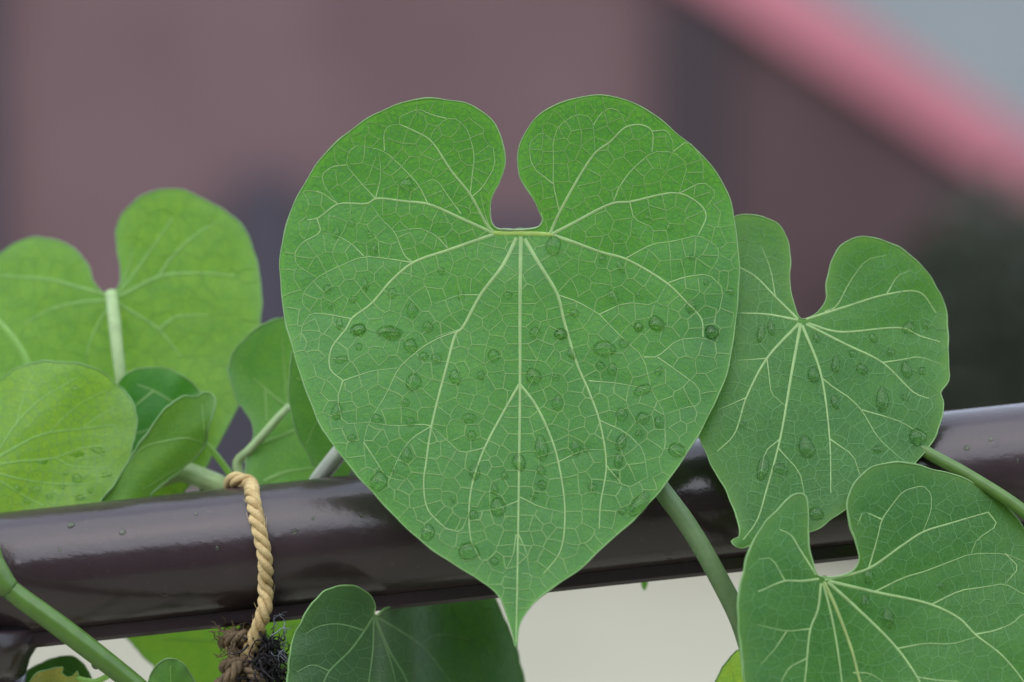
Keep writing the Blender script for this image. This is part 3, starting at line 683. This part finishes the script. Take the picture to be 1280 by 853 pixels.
leaf_mid = make_leaf('mid', 'dark green heart-shaped leaf with one lobe in front of the rail and one under it', mid_outline, mid_depth, mdv, 'leaf_deep', vmat='vein_deep', net=((17, 0.9),), netmat=('net_deep',), step=4, relief=0.0003, margin=('margin', 2.4), midrib=0)
stem('petiole', [(468, 775, 0.016), (476, 792, 0.026), (490, 870, 0.034), (560, 1100, 0.02)], 11, 20, 'stem', leaf_mid)

# ---- leaves behind the rail, left ----
lb_outline = z5((-90, 400), (0, 325), (60, 280), (120, 257), (190, 253), (260, 270), (320, 315), (360, 370), (380, 430), (405, 462), (455, 492), (485, 460), (495, 430), (490, 370), (473, 270), (480, 210), (510, 150), (560, 100), (620, 68), (690, 55), (770, 65), (850, 100), (930, 150), (990, 210),
                (1030, 280), (1055, 370), (1070, 470), (1073, 560)) + px((318, 440), (300, 500), (272, 558), (235, 610), (180, 655), (110, 690), (40, 660), (-20, 600), (-50, 520), (-55, 430))
def lb_depth(x, y):
    u, t = (x - 140) / 180., (y - 430) / 180.
    return 0.062 - 0.010 * t + 0.006 * u * u - 0.012 * np.clip(u, -2, 2) + 0.004 * np.sin(2 * u + t)
lbv = [(z5((460, 500), (470, 700), (500, 900), (450, 1200)), 5, 2, None), (z5((445, 492), (350, 465), (200, 425), (80, 415), (0, 410)), 6, 2.5, None), (z5((445, 512), (320, 520), (200, 550), (100, 610)), 5, 2, None), (z5((450, 530), (430, 560), (370, 680), (350, 760)), 4.5, 2, None),
       (z5((470, 495), (500, 490), (650, 415), (800, 400), (960, 410)), 6.5, 2.5, None), (z5((480, 480), (500, 465), (620, 300), (710, 170)), 5, 2, None), (z5((650, 415), (700, 340), (790, 250), (890, 190)), 4, 2, None), (z5((470, 510), (510, 540), (650, 630), (740, 740)), 5, 2, None),
       (z5((650, 630), (720, 580), (850, 570)), 4, 2, None), (z5((495, 450), (530, 370), (545, 290)), 3.5, 1.5, None)]
leaf_lb = make_leaf('back', 'big bright yellow-green heart-shaped leaf seen from below with a pale stalk at its notch', lb_outline, lb_depth, lbv, 'leaf_back', vmat='vein_soft', step=7, net=((24, 1.3),), netmat=('net_back',), margin=('margin', 2.2), midrib=0)
stem('petiole', [(139, 367, 0.062), (143, 400, 0.056), (147, 440, 0.052), (152, 480, 0.050), (160, 560, 0.050), (175, 640, 0.052), (190, 700, 0.056)], 17, 12, 'petiole', leaf_lb)

lf_outline = z6((-80, 200), (-40, 130), (0, 100), (60, 60), (130, 40), (200, 35), (270, 40), (340, 60), (400, 95), (450, 140), (485, 195), (497, 250), (492, 310), (475, 370), (440, 440), (395, 510), (330, 575), (200, 620), (60, 640), (-60, 600), (-140, 480), (-130, 320))
def lf_depth(x, y):
    u, t = (x - 70) / 100., (y - 545) / 95.
    return 0.033 - 0.003 * t + 0.003 * u * u + 0.0012 * np.sin(4 * u + 3 * t)
lfv = [(z6((-60, 420), (0, 380), (130, 310), (180, 295), (300, 280), (420, 265)), 4, 1.4, None), (z6((180, 295), (250, 220), (320, 170), (390, 140)), 2.6, 1.2, None), (z6((-60, 420), (0, 350), (60, 260), (140, 180), (200, 140), (280, 95)), 3.6, 1.2, None), (z6((60, 260), (80, 190), (95, 130), (130, 70)), 2.4, 1, None),
       (z6((-60, 420), (60, 400), (200, 385), (300, 350), (380, 340)), 3, 1.2, None), (z6((300, 280), (350, 240), (420, 200)), 2.2, 1, None), (z6((-60, 425), (60, 460), (200, 480), (330, 480)), 3, 1.2, None), (z6((-60, 430), (80, 520), (160, 560)), 3, 1.2, None), (z6((200, 385), (260, 420), (360, 420)), 2, 1, None)]
leaf_lf = make_leaf('leftfront', 'bright yellow-green rounded leaf with bite holes and raindrops, rising behind the rail', lf_outline, lf_depth, lfv, 'leaf_bright', vmat='vein_soft', step=5, net=((15, 0.9),), netmat=('net',), margin=('margin', 2.0), midrib=0,
          hole_list=((98, 568, 20, 8), (52, 577, 15, 7), (20, 608, 7, 5)))
stem('petiole', [(-25, 585, 0.03), (-35, 560, 0.045), (-40, 640, 0.052), (-30, 720, 0.056)], 10, 14, 'stem', leaf_lf)
stem('petiole', [(-30, 380, 0.056), (0, 405, 0.055), (20, 428, 0.054), (36, 458, 0.053), (50, 540, 0.052), (60, 640, 0.052), (70, 712, 0.056)], 9, 11, 'vein_soft', leaf_lb)

sd_outline = z6((425, 120), (480, 70), (540, 57), (600, 60), (660, 85), (710, 125), (735, 165), (740, 250), (700, 350), (620, 440), (490, 520), (410, 440), (400, 250))
leaf_sd = make_leaf('smalldark', 'small round dark green leaf standing between the bright leaves behind the rail', sd_outline, lambda x, y: 0.048 + 0.00004 * (x - 200) - 0.00003 * (y - 520), 
          [(z6((700, 260), (640, 190), (560, 140), (500, 120)), 2.6, 1, None), (z6((700, 270), (600, 270), (480, 300)), 2.6, 1, None), (z6((560, 140), (500, 190), (460, 220)), 2, 1, None)], 'leaf_main', vmat='vein', step=6, margin=('margin', 2.0), midrib=0)
stem('petiole', [(242, 533, 0.048), (250, 560, 0.055), (255, 640, 0.056), (262, 692, 0.056)], 8, 12, 'stem', leaf_sd)

fl_outline = z6((360, 560), (395, 515), (440, 440), (490, 360), (540, 290), (590, 220), (640, 175), (680, 160), (712, 166), (740, 148), (765, 148), (780, 168), (778, 210), (760, 270), (747, 335), (700, 395), (620, 460), (560, 510), (520, 560), (430, 590))
leaf_fl = make_leaf('folded', 'young folded pale green leaf with a crinkled top edge just behind the rail', fl_outline, lambda x, y: 0.034 + 0.00010 * (x - 200) + 0.00005 * (y - 550) + 0.002 * np.sin((x + y) / 22.),
          [(z6((747, 335), (680, 315), (600, 325), (520, 350), (440, 440)), 3, 1, None), (z6((747, 335), (740, 260), (735, 190)), 2.2, 1, None), (z6((700, 395), (620, 440), (520, 500)), 2.4, 1, None)], 'leaf_back', vmat='vein_soft', step=6, margin=('margin', 2.6), midrib=0)
stem('petiole', z6((745, 333), (780, 370), (812, 410), (840, 450)) and [(256, 554, 0.040), (268, 567, 0.042), (279, 581, 0.044), (290, 598, 0.046), (306, 640, 0.05), (320, 685, 0.056)], 8, 9, 'vein_soft', leaf_fl)

ka_outline = zk((335, 62), (240, 95), (160, 155), (110, 220), (92, 290), (100, 350), (130, 430), (175, 490), (200, 540), (196, 600), (172, 690), (175, 780), (300, 860), (450, 830), (530, 720), (580, 600), (520, 400), (450, 200), (400, 80))
leaf_ka = make_leaf('behind', 'pale green leaf seen from below beside the rope, half hidden by the large leaf', ka_outline, lambda x, y: 0.046 + 0.00006 * (x - 340) + 0.00004 * (500 - y) + 0.003 * np.sin((y - 400) / 50.), 
          [(zk((355, 460), (300, 420), (255, 380), (200, 330)), 5, 2, None), (zk((255, 380), (258, 450), (262, 520)), 3.5, 2, None), (zk((355, 460), (340, 300), (330, 150)), 4, 2, None), (zk((240, 620), (320, 590), (390, 560)), 6, 4, None), (zk((250, 790), (290, 770), (360, 745), (480, 730)), 6, 3, None)], 'leaf_pale', vmat='vein_soft', step=7, margin=('margin', 2.0), midrib=0)
stem('petiole', [(362, 508, 0.044), (350, 520, 0.042), (330, 543, 0.041), (310, 565, 0.041), (297, 578, 0.042), (300, 600, 0.042), (308, 650, 0.050), (325, 685, 0.056)], 10, 17, 'petiole', leaf_ka)
kb_outline = zk((385, 200), (368, 260), (360, 340), (365, 450), (390, 560), (425, 640), (455, 690), (500, 760), (600, 780), (680, 640), (680, 450), (600, 280), (480, 190))
leaf_kb = make_leaf('edge', 'narrow strip of a soft green leaf showing along the edge of the large leaf', kb_outline, lambda x, y: 0.030 + 0.00008 * (x - 380), [(zk((600, 400), (500, 500), (440, 620)), 4, 2, None), (zk((600, 380), (480, 360), (390, 330)), 4, 2, None)], 'leaf_pale', vmat='vein_soft', step=7, margin=('margin', 1.8), midrib=0)
stem('petiole', [(428, 495, 0.034), (445, 560, 0.044), (445, 640, 0.05), (440, 672, 0.056)], 10, 14, 'stem', leaf_kb)

stem('stem', [(190, 600, 0.050), (225, 590, 0.048), (250, 597, 0.046), (285, 612, 0.046), (330, 640, 0.050), (380, 680, 0.056)], 27, 26, 'petiole', vine, label='thick pale green stem resting behind the rail beside the rope')
stem('stem', [(470, 515, 0.024), (440, 548, 0.026), (415, 578, 0.027), (392, 612, 0.036), (385, 660, 0.05), (390, 680, 0.056)], 22, 22, 'stem_grey', vine, label='grey woody stem rising behind the rail at the large leaf edge')

stem('stem', [(-160, 740, 0.056), (0, 720, 0.057), (200, 700, 0.056), (380, 680, 0.057), (470, 690, 0.055), (520, 800, 0.050), (560, 1100, 0.02), (900, 1130, 0.01)], 24, 26, 'stem', vine, label='main stem running hidden behind the rail')
# ---- under the rail, left ----
stem('stem', zc((0, 0),) and [(-40, 600, -0.004), (-22, 655, -0.007), (-9, 697, -0.009), (-2, 722, -0.009), (14, 738, -0.009), (68, 778, -0.009), (127, 823, -0.008), (175, 862, -0.006), (300, 980, 0.0), (480, 1100, 0.01)], 25, 26, 'stem', vine, 24, label='thick smooth green stem with a swollen joint crossing the rail')
nd = np.array([(-9, 700, -.009), (-4, 716, -.0092), (4, 729, -.0092), (14, 738, -.009)]); P3 = catmull(P(nd[:, 0], nd[:, 1], nd[:, 2]), .001)
v, f = tube_vf(P3, MM / 2 * (25.5 + 7 * np.sin(np.linspace(0, np.pi, len(P3)))), 18); mesh_obj('stem_node', v, f, M['stem'], vine)
c1_outline = zc((142, 803), (250, 740), (330, 712), (400, 710), (450, 740), (490, 800), (515, 870), (520, 1000), (300, 1100), (140, 950))
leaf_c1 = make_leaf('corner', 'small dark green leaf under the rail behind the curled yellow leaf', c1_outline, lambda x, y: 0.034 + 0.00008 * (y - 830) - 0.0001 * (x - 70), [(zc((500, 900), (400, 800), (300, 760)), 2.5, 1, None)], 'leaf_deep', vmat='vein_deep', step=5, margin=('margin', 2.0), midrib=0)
c2_outline = zc((150, 900), (190, 812), (250, 786), (352, 772), (345, 800), (372, 824), (402, 820), (427, 790), (436, 820), (520, 846), (540, 900), (420, 1000), (240, 1020))
leaf_c2 = make_leaf('yellow', 'small yellow curled leaf with a ragged edge at the foot of the post', c2_outline, lambda x, y: 0.016 + 0.0002 * (y - 840) + 0.003 * np.sin(x / 9.), [(zc((430, 830), (330, 870), (230, 950)), 3, 1, None)], 'leaf_yellow', vmat='vein_yellow', step=4, margin=('margin', 1.6), midrib=0)
stem('tendril', [(97, 848, 0.014), (118, 852, 0.008), (135, 845, 0.002), (143, 838, -0.004)], 6, 8, 'vein_soft', leaf_c2)
stem('petiole', [(110, 870, 0.033), (135, 900, 0.03), (240, 960, 0.0)], 8, 10, 'stem', leaf_c1)
c3_outline = zc((812, 880), (840, 800), (880, 745), (940, 722), (1000, 740), (1040, 790), (1078, 860), (1090, 1000), (950, 1120), (810, 1010))
leaf_c3 = make_leaf('button', 'small upright leaf tip between the green stem and the rope knot', c3_outline, lambda x, y: 0.010 + 0.00006 * (y - 840) + 0.0001 * np.abs(x - 213), [(zc((940, 1080), (945, 900), (940, 760)), 3, 1, None)], 'leaf_pale', vmat='vein_soft', step=5, margin=('margin', 2.4), midrib=0)
c4_outline = px((140, 770), (172, 812), (200, 843), (225, 875), (270, 905), (330, 900), (385, 850), (392, 770), (330, 725), (220, 720))
leaf_c4 = make_leaf('under', 'bright green leaf hanging behind the rail near the rope knot', c4_outline, lambda x, y: 0.075 + 0.00005 * (x - 270), [(px((380, 780), (300, 800), (200, 800)), 4, 2, None), (px((380, 780), (310, 850), (250, 880)), 4, 2, None)], 'leaf_back', vmat='vein_soft', step=7, margin=('margin', 2.0), midrib=0)
stem('petiole', [(385, 780, 0.075), (410, 830, 0.07), (470, 1000, 0.05)], 9, 12, 'stem', leaf_c4)
c5_outline = zq((30, 880), (45, 840), (75, 788), (125, 738), (200, 760), (240, 900), (160, 1020), (60, 1000))
leaf_c5 = make_leaf('peek', 'bright leaf edge peeking out from behind the large folded leaf', c5_outline, lambda x, y: 0.012 + 0.00006 * (x - 920), [(zq((200, 960), (120, 900), (100, 820)), 3, 1, None)], 'leaf_bright', vmat='vein_soft', step=5, margin=('margin', 2.0), midrib=0)
c6_outline = px((796, 690), (800, 722), (803, 736), (806, 739), (809, 733), (812, 700), (806, 680))
leaf_c6 = make_leaf('tip', 'tiny green leaf tip hanging below the rail behind it', c6_outline, lambda x, y: 0.045 + 0 * x, [(px((804, 690), (804, 732)), 2, 1, None)], 'leaf_pale', vmat='vein_soft', step=4, margin=None, midrib=0)

# ------------------------------------------------------------------ rope
rope = empty('tied_rope', P(305, 830, RAX_D))
tag(rope, 'twisted tan cord looped over the brown handrail with a frayed knot below', 'rope')
RO = 10.0 * MM
front = zr((290, 490), (295, 420), (290, 350), (275, 290), (258, 220), (240, 150), (215, 100), (188, 76), (160, 72))
path = [P(302, 846, .013), P(308, 826, .010), P(316, 803, .007), P(325, 780, .0045), P(332, 757, .003)]
for (x, y) in front:
    a, h = rail_frame(x, y); hh = min(h, (RR + RO) * .999)
    path.append(on_rail(a, hh, -math.sqrt(max(0, (RR + RO * .9) ** 2 - hh ** 2)) if abs(hh) < RR else 0))
a0, _ = rail_frame(285, 605)
for th in (62, 35, 5, -25, -55, -80):
    path.append(on_rail(a0 + 0.0003 * (62 - th) / 10, (RR + RO) * math.sin(math.radians(th)), (RR + RO) * math.cos(math.radians(th))))
path += [P(296, 800, .024), P(298, 822, .018), P(302, 845, .014), P(306, 900, .016)]
rp = catmull(path, 0.0007)
rp = np.array([rp[max(0, i - 4):i + 5].mean(0) for i in range(len(rp))])
def strands(path3, rtot, pitch, mat, parent, phase=0.0, name='strand'):
    t = np.gradient(path3, axis=0); t /= np.linalg.norm(t, axis=1)[:, None]
    u = np.cross(t[0], (0.3, .9, .2)); u /= np.linalg.norm(u); fr = []
    for i in range(len(path3)):
        u = u - t[i] * np.dot(u, t[i]); u /= np.linalg.norm(u); fr.append((u.copy(), np.cross(t[i], u)))
    acc = np.r_[0, np.cumsum(np.linalg.norm(np.diff(path3, axis=0), axis=1))]
    for k in range(3):
        an = phase - 2 * np.pi * acc / pitch + k * 2 * np.pi / 3
        q = np.array([path3[i] + rtot * .55 * (math.cos(an[i]) * fr[i][0] + math.sin(an[i]) * fr[i][1]) for i in range(len(path3))])
        v, f = tube_vf(q, rtot * .475 * (1 + .03 * rng.normal(size=len(q))), 10); mesh_obj(name, v, f, M[mat], parent)
strands(rp, RO, 0.0100, 'rope', rope)
# knot: a wrapped turn and two short weathered tails
kc = P(303, 822, .012)
ang = np.linspace(0, 2 * np.pi * 1.8, 90)
turn = np.array([kc + RIGHT * 0.0046 * math.cos(a) + FWD * 0.0050 * math.sin(a) + UP * (0.0011 * (a - 5.6)) for a in ang])
strands(turn, RO * .85, 0.0075, 'rope_old', rope, name='knot_strand')
for tail in ([(288, 790, .014), (290, 805, .010), (292, 825, .008), (294, 850, .010), (285, 880, .012)], [(300, 830, .004), (286, 846, .002), (272, 858, .004), (262, 880, .006)], [(310, 835, .004), (322, 850, .003), (335, 872, .004)]):
    tp = np.array(tail); strands(catmull(P(tp[:, 0], tp[:, 1], tp[:, 2]), .0007), RO * .8, .0072, 'rope_old', rope, name='tail_strand')
def fibres(n, cx, cy, sx, sy, mat, nm, r=0.00022):
    v, f = [], []
    for k in range(n):
        p = np.array((cx + sx * rng.normal() * .45, cy + sy * rng.normal() * .45, .012 + .006 * rng.normal())); q = [p.copy()]
        d = rng.normal(size=2); d /= np.linalg.norm(d)
        for j in range(7):
            a = rng.normal() * .55; d = np.array((d[0] * math.cos(a) - d[1] * math.sin(a), d[0] * math.sin(a) + d[1] * math.cos(a)))
            p = p + np.array((d[0] * 4.5, d[1] * 4.5 + .5, .0007 * rng.normal())); q.append(p.copy())
        q = np.array(q); vv, ff = tube_vf(catmull(P(q[:, 0], q[:, 1], q[:, 2]), .0008), np.linspace(r * 1.4, r * .5, len(catmull(P(q[:, 0], q[:, 1], q[:, 2]), .0008))), 4)
        b = len(v); v += list(vv); f += [tuple(i + b for i in q_) for q_ in ff]
    o = mesh_obj(nm, v, f, M[mat], rope); o['kind'] = 'stuff'
v, f = [], []
for k in range(150):
    i = int(rng.integers(20, len(rp) - 40)); o_ = rng.normal(size=3); o_ /= np.linalg.norm(o_); t_ = rp[i + 6] - rp[i]; t_ /= np.linalg.norm(t_)
    a_ = rp[i] + o_ * RO * .95; ln = .0012 + .0022 * rng.random()
    vv, ff = tube_vf([a_ - t_ * ln * .5 - o_ * .0002, a_ + o_ * .0002, a_ + t_ * ln + o_ * .0011 * rng.random()], [.00006, .00006, .00003], 4)
    b_ = len(v); v += list(vv); f += [tuple(j + b_ for j in q_) for q_ in ff]
mesh_obj('loose_hairs', v, f, M['rope'], rope)['kind'] = 'stuff'
fibres(260, 330, 828, 24, 30, 'fray', 'frayed_fibres', .00026)
fibres(46, 290, 802, 13, 14, 'rope_old', 'frayed_fibres', .0002)
fibres(26, 345, 808, 22, 26, 'fray_pale', 'frayed_fibres', .00014)

# ------------------------------------------------------------------ water drops
def drop_mesh():
    ph_ = rng.random(4) * 6.28; am = rng.random(4) * (.10, .09, .06, .04)
    nu, nv = 20, 9; v, f = [], []
    for j in range(nv + 1):
        ph = (math.pi / 2 + .25) * j / nv - .25                 # open underneath: the leaf closes it
        r, zz = math.cos(ph), math.sin(ph)
        for i in range(nu):
            a = 2 * math.pi * i / nu; wv = 1 + sum(am[q] * math.sin((q + 1) * a + ph_[q]) for q in range(4)); x, y = r * wv * math.cos(a), r * wv * math.sin(a)
            tap = 1 - 0.28 * max(0, y) ** 1.3                       # narrower uphill
            hz = zz * (1 - 0.40 * (y + 0.15) if y > -.15 else 1)
            v.append((x * tap, y, hz))
    for j in range(nv):
        for i in range(nu): f.append((j * nu + i, j * nu + (i + 1) % nu, (j + 1) * nu + (i + 1) % nu, (j + 1) * nu + i))
    me = bpy.data.meshes.new('water_drop'); me.from_pydata(v, [], f); me.update(); me.polygons.foreach_set('use_smooth', [True] * len(f)); me.materials.append(M['water']); return me
DMS = [drop_mesh() for _ in range(9)]; DM = DMS[0]
from mathutils import Matrix
def drop_label(key, x, y, w_, h_, leaf):
    _, _, rim, mid, notch, tip, segs = LEAVES[key]; L_ = np.linalg.norm(tip - notch)
    size = 'tiny' if max(w_, h_) < 9 else 'small' if max(w_, h_) < 13 else 'medium' if max(w_, h_) < 18 else 'large'
    shape = 'long' if h_ > 1.45 * w_ else 'wide' if w_ > 1.3 * h_ else 'upright oval' if h_ > 1.12 * w_ else 'round'
    if np.hypot(x - notch[0], y - notch[1]) < .16 * L_: place = 'close to the stalk notch'
    elif np.hypot(x - tip[0], y - tip[1]) < .3 * L_: place = 'near the pointed tip'
    elif seg_dist([x], [y], mid)[0] < .035 * L_: place = 'on the midrib'
    elif seg_dist([x], [y], mid)[0] < .13 * L_: place = 'beside the midrib'
    elif seg_dist([x], [y], rim)[0] < .10 * L_: place = 'near the margin'
    elif y < notch[1]: place = 'up on a lobe'
    elif y > notch[1] + .5 * (tip[1] - notch[1]): place = 'in the lower half'
    elif seg_dist([x], [y], segs)[0] < 4: place = 'across a side vein'
    else: place = 'between side veins'
    return f'{size} {shape} raindrop {place} of {leaf}'

def add_drop(key, x, y, w_, h_, label, group, tilt=0.0, thick=.8, leaf=None):
    dep = LEAVES[key][1]
    if leaf: label = drop_label(key, x, y, w_, h_, leaf)
    p = P(x, y, dep(x, y)); ex = P(x + 3, y, dep(x + 3, y)) - P(x - 3, y, dep(x - 3, y)); ey = P(x, y - 3, dep(x, y - 3)) - P(x, y + 3, dep(x, y + 3))
    ex = Vector(ex).normalized(); nn = ex.cross(Vector(ey)).normalized()
    if nn.dot(Vector(FWD)) > 0: nn = -nn
    ey = nn.cross(ex).normalized()
    if ey.z < 0: ey = -ey; ex = -ex
    if tilt:
        r = Matrix.Rotation(math.radians(tilt), 3, nn); ex = r @ ex; ey = r @ ey
    a, b = w_ * MM * .56, h_ * MM * .56; c = thick * min(a, b)
    m = Matrix.Identity(4)
    for i in range(3): m[i][0], m[i][1], m[i][2], m[i][3] = ex[i] * a, ey[i] * b, nn[i] * c, float(p[i]) - nn[i] * c * 0.12
    o = bpy.data.objects.new('water_drop', DMS[int(rng.integers(9))]); col.objects.link(o); o.matrix_world = m
    tag(o, label, 'water drop', group); return o

LM = 'clear raindrop clinging to the large heart-shaped leaf in front of the rail'
GM = 'raindrops on the large heart-shaped leaf'
def dz(zf, sc, x, y, w_, h_): (X, Y), = zf((x, y)); return X, Y, w_ / sc, h_ / sc
DR = [dz(z1, 2.666, *q) for q in ((447, 322, 50, 40), (265, 450, 25, 25), (215, 485, 25, 40), (340, 540, 25, 42), (325, 487, 22, 22), (185, 670, 27, 27), (195, 725, 25, 25), (310, 655, 22, 45), (400, 685, 27, 36), (467, 740, 36, 52), (290, 805, 48, 40),
      (400, 822, 58, 36), (520, 795, 32, 36), (565, 610, 22, 24), (630, 690, 22, 42), (225, 785, 20, 45), (785, 690, 28, 26), (270, 705, 30, 20))]
DR += [dz(z2, 2.666, *q) for q in ((390, 697, 36, 42), (535, 785, 46, 54), (718, 815, 40, 40), (783, 678, 24, 24), (415, 595, 22, 46), (475, 797, 26, 32), (215, 822, 38, 32), (260, 750, 32, 26), (650, 730, 32, 50), (505, 435, 26, 26), (577, 465, 22, 20), (627, 460, 16, 27),
      (460, 485, 18, 16), (355, 570, 22, 28), (655, 565, 22, 18), (700, 648, 18, 20), (475, 690, 22, 24), (415, 507, 18, 20), (130, 815, 34, 36), (622, 592, 14, 14))]
DR += [dz(z3, 2.031, *q) for q in ((218, 25, 36, 30), (220, 68, 20, 18), (177, 100, 32, 18), (352, 65, 32, 36), (385, 92, 24, 22), (418, 97, 26, 26), (358, 158, 36, 44), (465, 145, 27, 40), (165, 232, 26, 42), (265, 250, 27, 24), (352, 258, 22, 24), (500, 248, 32, 26), (507, 293, 24, 24), (340, 345, 25, 42),
      (272, 410, 42, 46), (395, 540, 32, 42), (500, 585, 48, 44), (573, 475, 40, 46), (627, 360, 30, 46), (515, 385, 24, 42), (590, 395, 18, 20), (563, 90, 30, 30), (565, 430, 18, 28), (510, 495, 24, 24), (202, 300, 22, 18), (310, 380, 18, 20), (530, 140, 20, 22), (565, 612, 20, 20), (460, 455, 15, 15), (338, 210, 22, 20))]
DR += [dz(z4, 2.031, *q) for q in ((405, 12, 32, 26), (362, 18, 24, 22), (548, 30, 34, 34), (165, 35, 32, 28), (192, 85, 20, 32), (265, 115, 22, 18), (295, 125, 26, 30), (325, 60, 26, 22), (413, 130, 20, 22), (95, 142, 36, 40), (155, 210, 26, 36), (320, 240, 28, 34), (373, 250, 34, 30),
      (413, 260, 22, 30), (363, 290, 18, 20), (318, 310, 26, 42), (310, 358, 20, 36), (115, 382, 22, 24), (117, 418, 24, 22), (202, 325, 25, 42), (245, 425, 22, 20), (458, 330, 40, 36), (300, 395, 18, 18), (152, 145, 18, 18), (228, 328, 16, 20), (320, 485, 22, 16), (97, 445, 16, 18))]
for (x, y, a, b) in DR: add_drop('main', x, y, a, b, LM, GM, tilt=rng.normal() * 10, leaf='the large heart-shaped leaf')
for zf, sc, q, lb, tl in ((z2, 2.666, (190, 525, 52, 62), 'large raindrop hanging just under the stalk notch of the large leaf', 0), (z4, 2.031, (275, 72, 56, 38), 'wide flat oval raindrop on the upper half of the large heart-shaped leaf', 0), (z4, 2.031, (115, 325, 32, 62), 'long teardrop raindrop running down beside the midrib of the large leaf', 0),
                          (z4, 2.031, (372, 178, 46, 26), 'slanting sausage-shaped raindrop on the large leaf', 28), (z4, 2.031, (364, 468, 34, 72), 'long raindrop collected along the lower margin of the large leaf', -32), (z3, 2.031, (298, 30, 62, 30), 'wide curved raindrop pooled across a vein of the large leaf', 0)):
    add_drop('main', *dz(zf, sc, *q), lb, GM, tilt=tl)
LR_, GR = 'clear raindrop on the smaller heart leaf with the curled tip', 'raindrops on the smaller heart leaf'
for q in ((575, 292, 36, 30), (437, 352, 18, 18), (397, 380, 20, 46), (345, 405, 28, 40), (460, 390, 25, 28), (568, 392, 26, 40), (510, 465, 30, 62), (327, 580, 36, 56), (595, 553, 42, 42), (500, 585, 25, 20), (215, 305, 18, 50), (395, 470, 20, 36), (565, 460, 15, 18), (487, 315, 18, 26), (530, 350, 18, 20), (220, 630, 28, 60), (262, 632, 34, 28), (350, 740, 36, 30), (170, 525, 16, 16), (605, 395, 18, 20), (350, 315, 16, 24), (240, 290, 18, 40), (615, 285, 16, 20)):
    add_drop('right', *dz(z8, 1.9386, *q), LR_, GR, tilt=rng.normal() * 8, leaf='the heart leaf with curled tip')
for q in ((578, 478, 35, 46), (567, 575, 28, 56), (648, 628, 40, 66), (835, 515, 26, 28)):
    add_drop('lower', *dz(zq, 2.815, *q), 'clear raindrop on the folded leaf below the rail', 'raindrops on the folded leaf', tilt=rng.normal() * 6, leaf='the folded leaf below the rail')
for q in ((275, 137, 28, 28), (280, 460, 40, 34), (385, 447, 42, 22), (225, 490, 32, 20), (130, 500, 40, 26), (290, 530, 36, 22), (97, 543, 26, 22), (65, 495, 22, 20), (355, 358, 60, 22), (180, 525, 26, 18), (330, 505, 22, 18), (240, 440, 24, 18)):
    add_drop('leftfront', *dz(z6, 2.909, *q), 'clear raindrop on the bitten yellow-green leaf behind the rail', 'raindrops on the bitten leaf', tilt=rng.normal() * 12, leaf='the bitten yellow-green leaf')
# hanging drop under the green stem, and beads on the rail paint
def bead(p, r, label, group, flat=1.0, n=None):
    o = bpy.data.objects.new('water_drop', DM); col.objects.link(o)
    n = Vector(n if n is not None else -FWD).normalized(); ex = Vector(AX); ex = (ex - n * ex.dot(n)).normalized(); ey = n.cross(ex)
    m = Matrix.Identity(4)
    for i in range(3): m[i][0], m[i][1], m[i][2], m[i][3] = ex[i] * r, ey[i] * r, n[i] * r * flat, float(p[i])
    o.matrix_world = m; tag(o, label, 'water drop', group)
bead(P(120, 829, -0.008), 6.5 * MM, 'round raindrop hanging under the thick green stem below the rail', None, 1.3, -UP)
for (x, y, r) in ((372, 661, 4.2), (277, 681, 3.0), (160, 662, 4.5), (95, 654, 5), (1200, 558, 4), (1230, 548, 3), (83, 683, 2.6), (395, 645, 2.4), (250, 640, 2.4), (455, 642, 2.4), (1262, 574, 2.6)):
    a, h = rail_frame(x, y); s = h / RR; n = RU * s - FWD * math.sqrt(1 - s * s)
    bead(on_rail(a, 0) + n * RR, r * MM, 'tiny water bead on the glossy brown handrail', 'water beads on the handrail', .5, n)
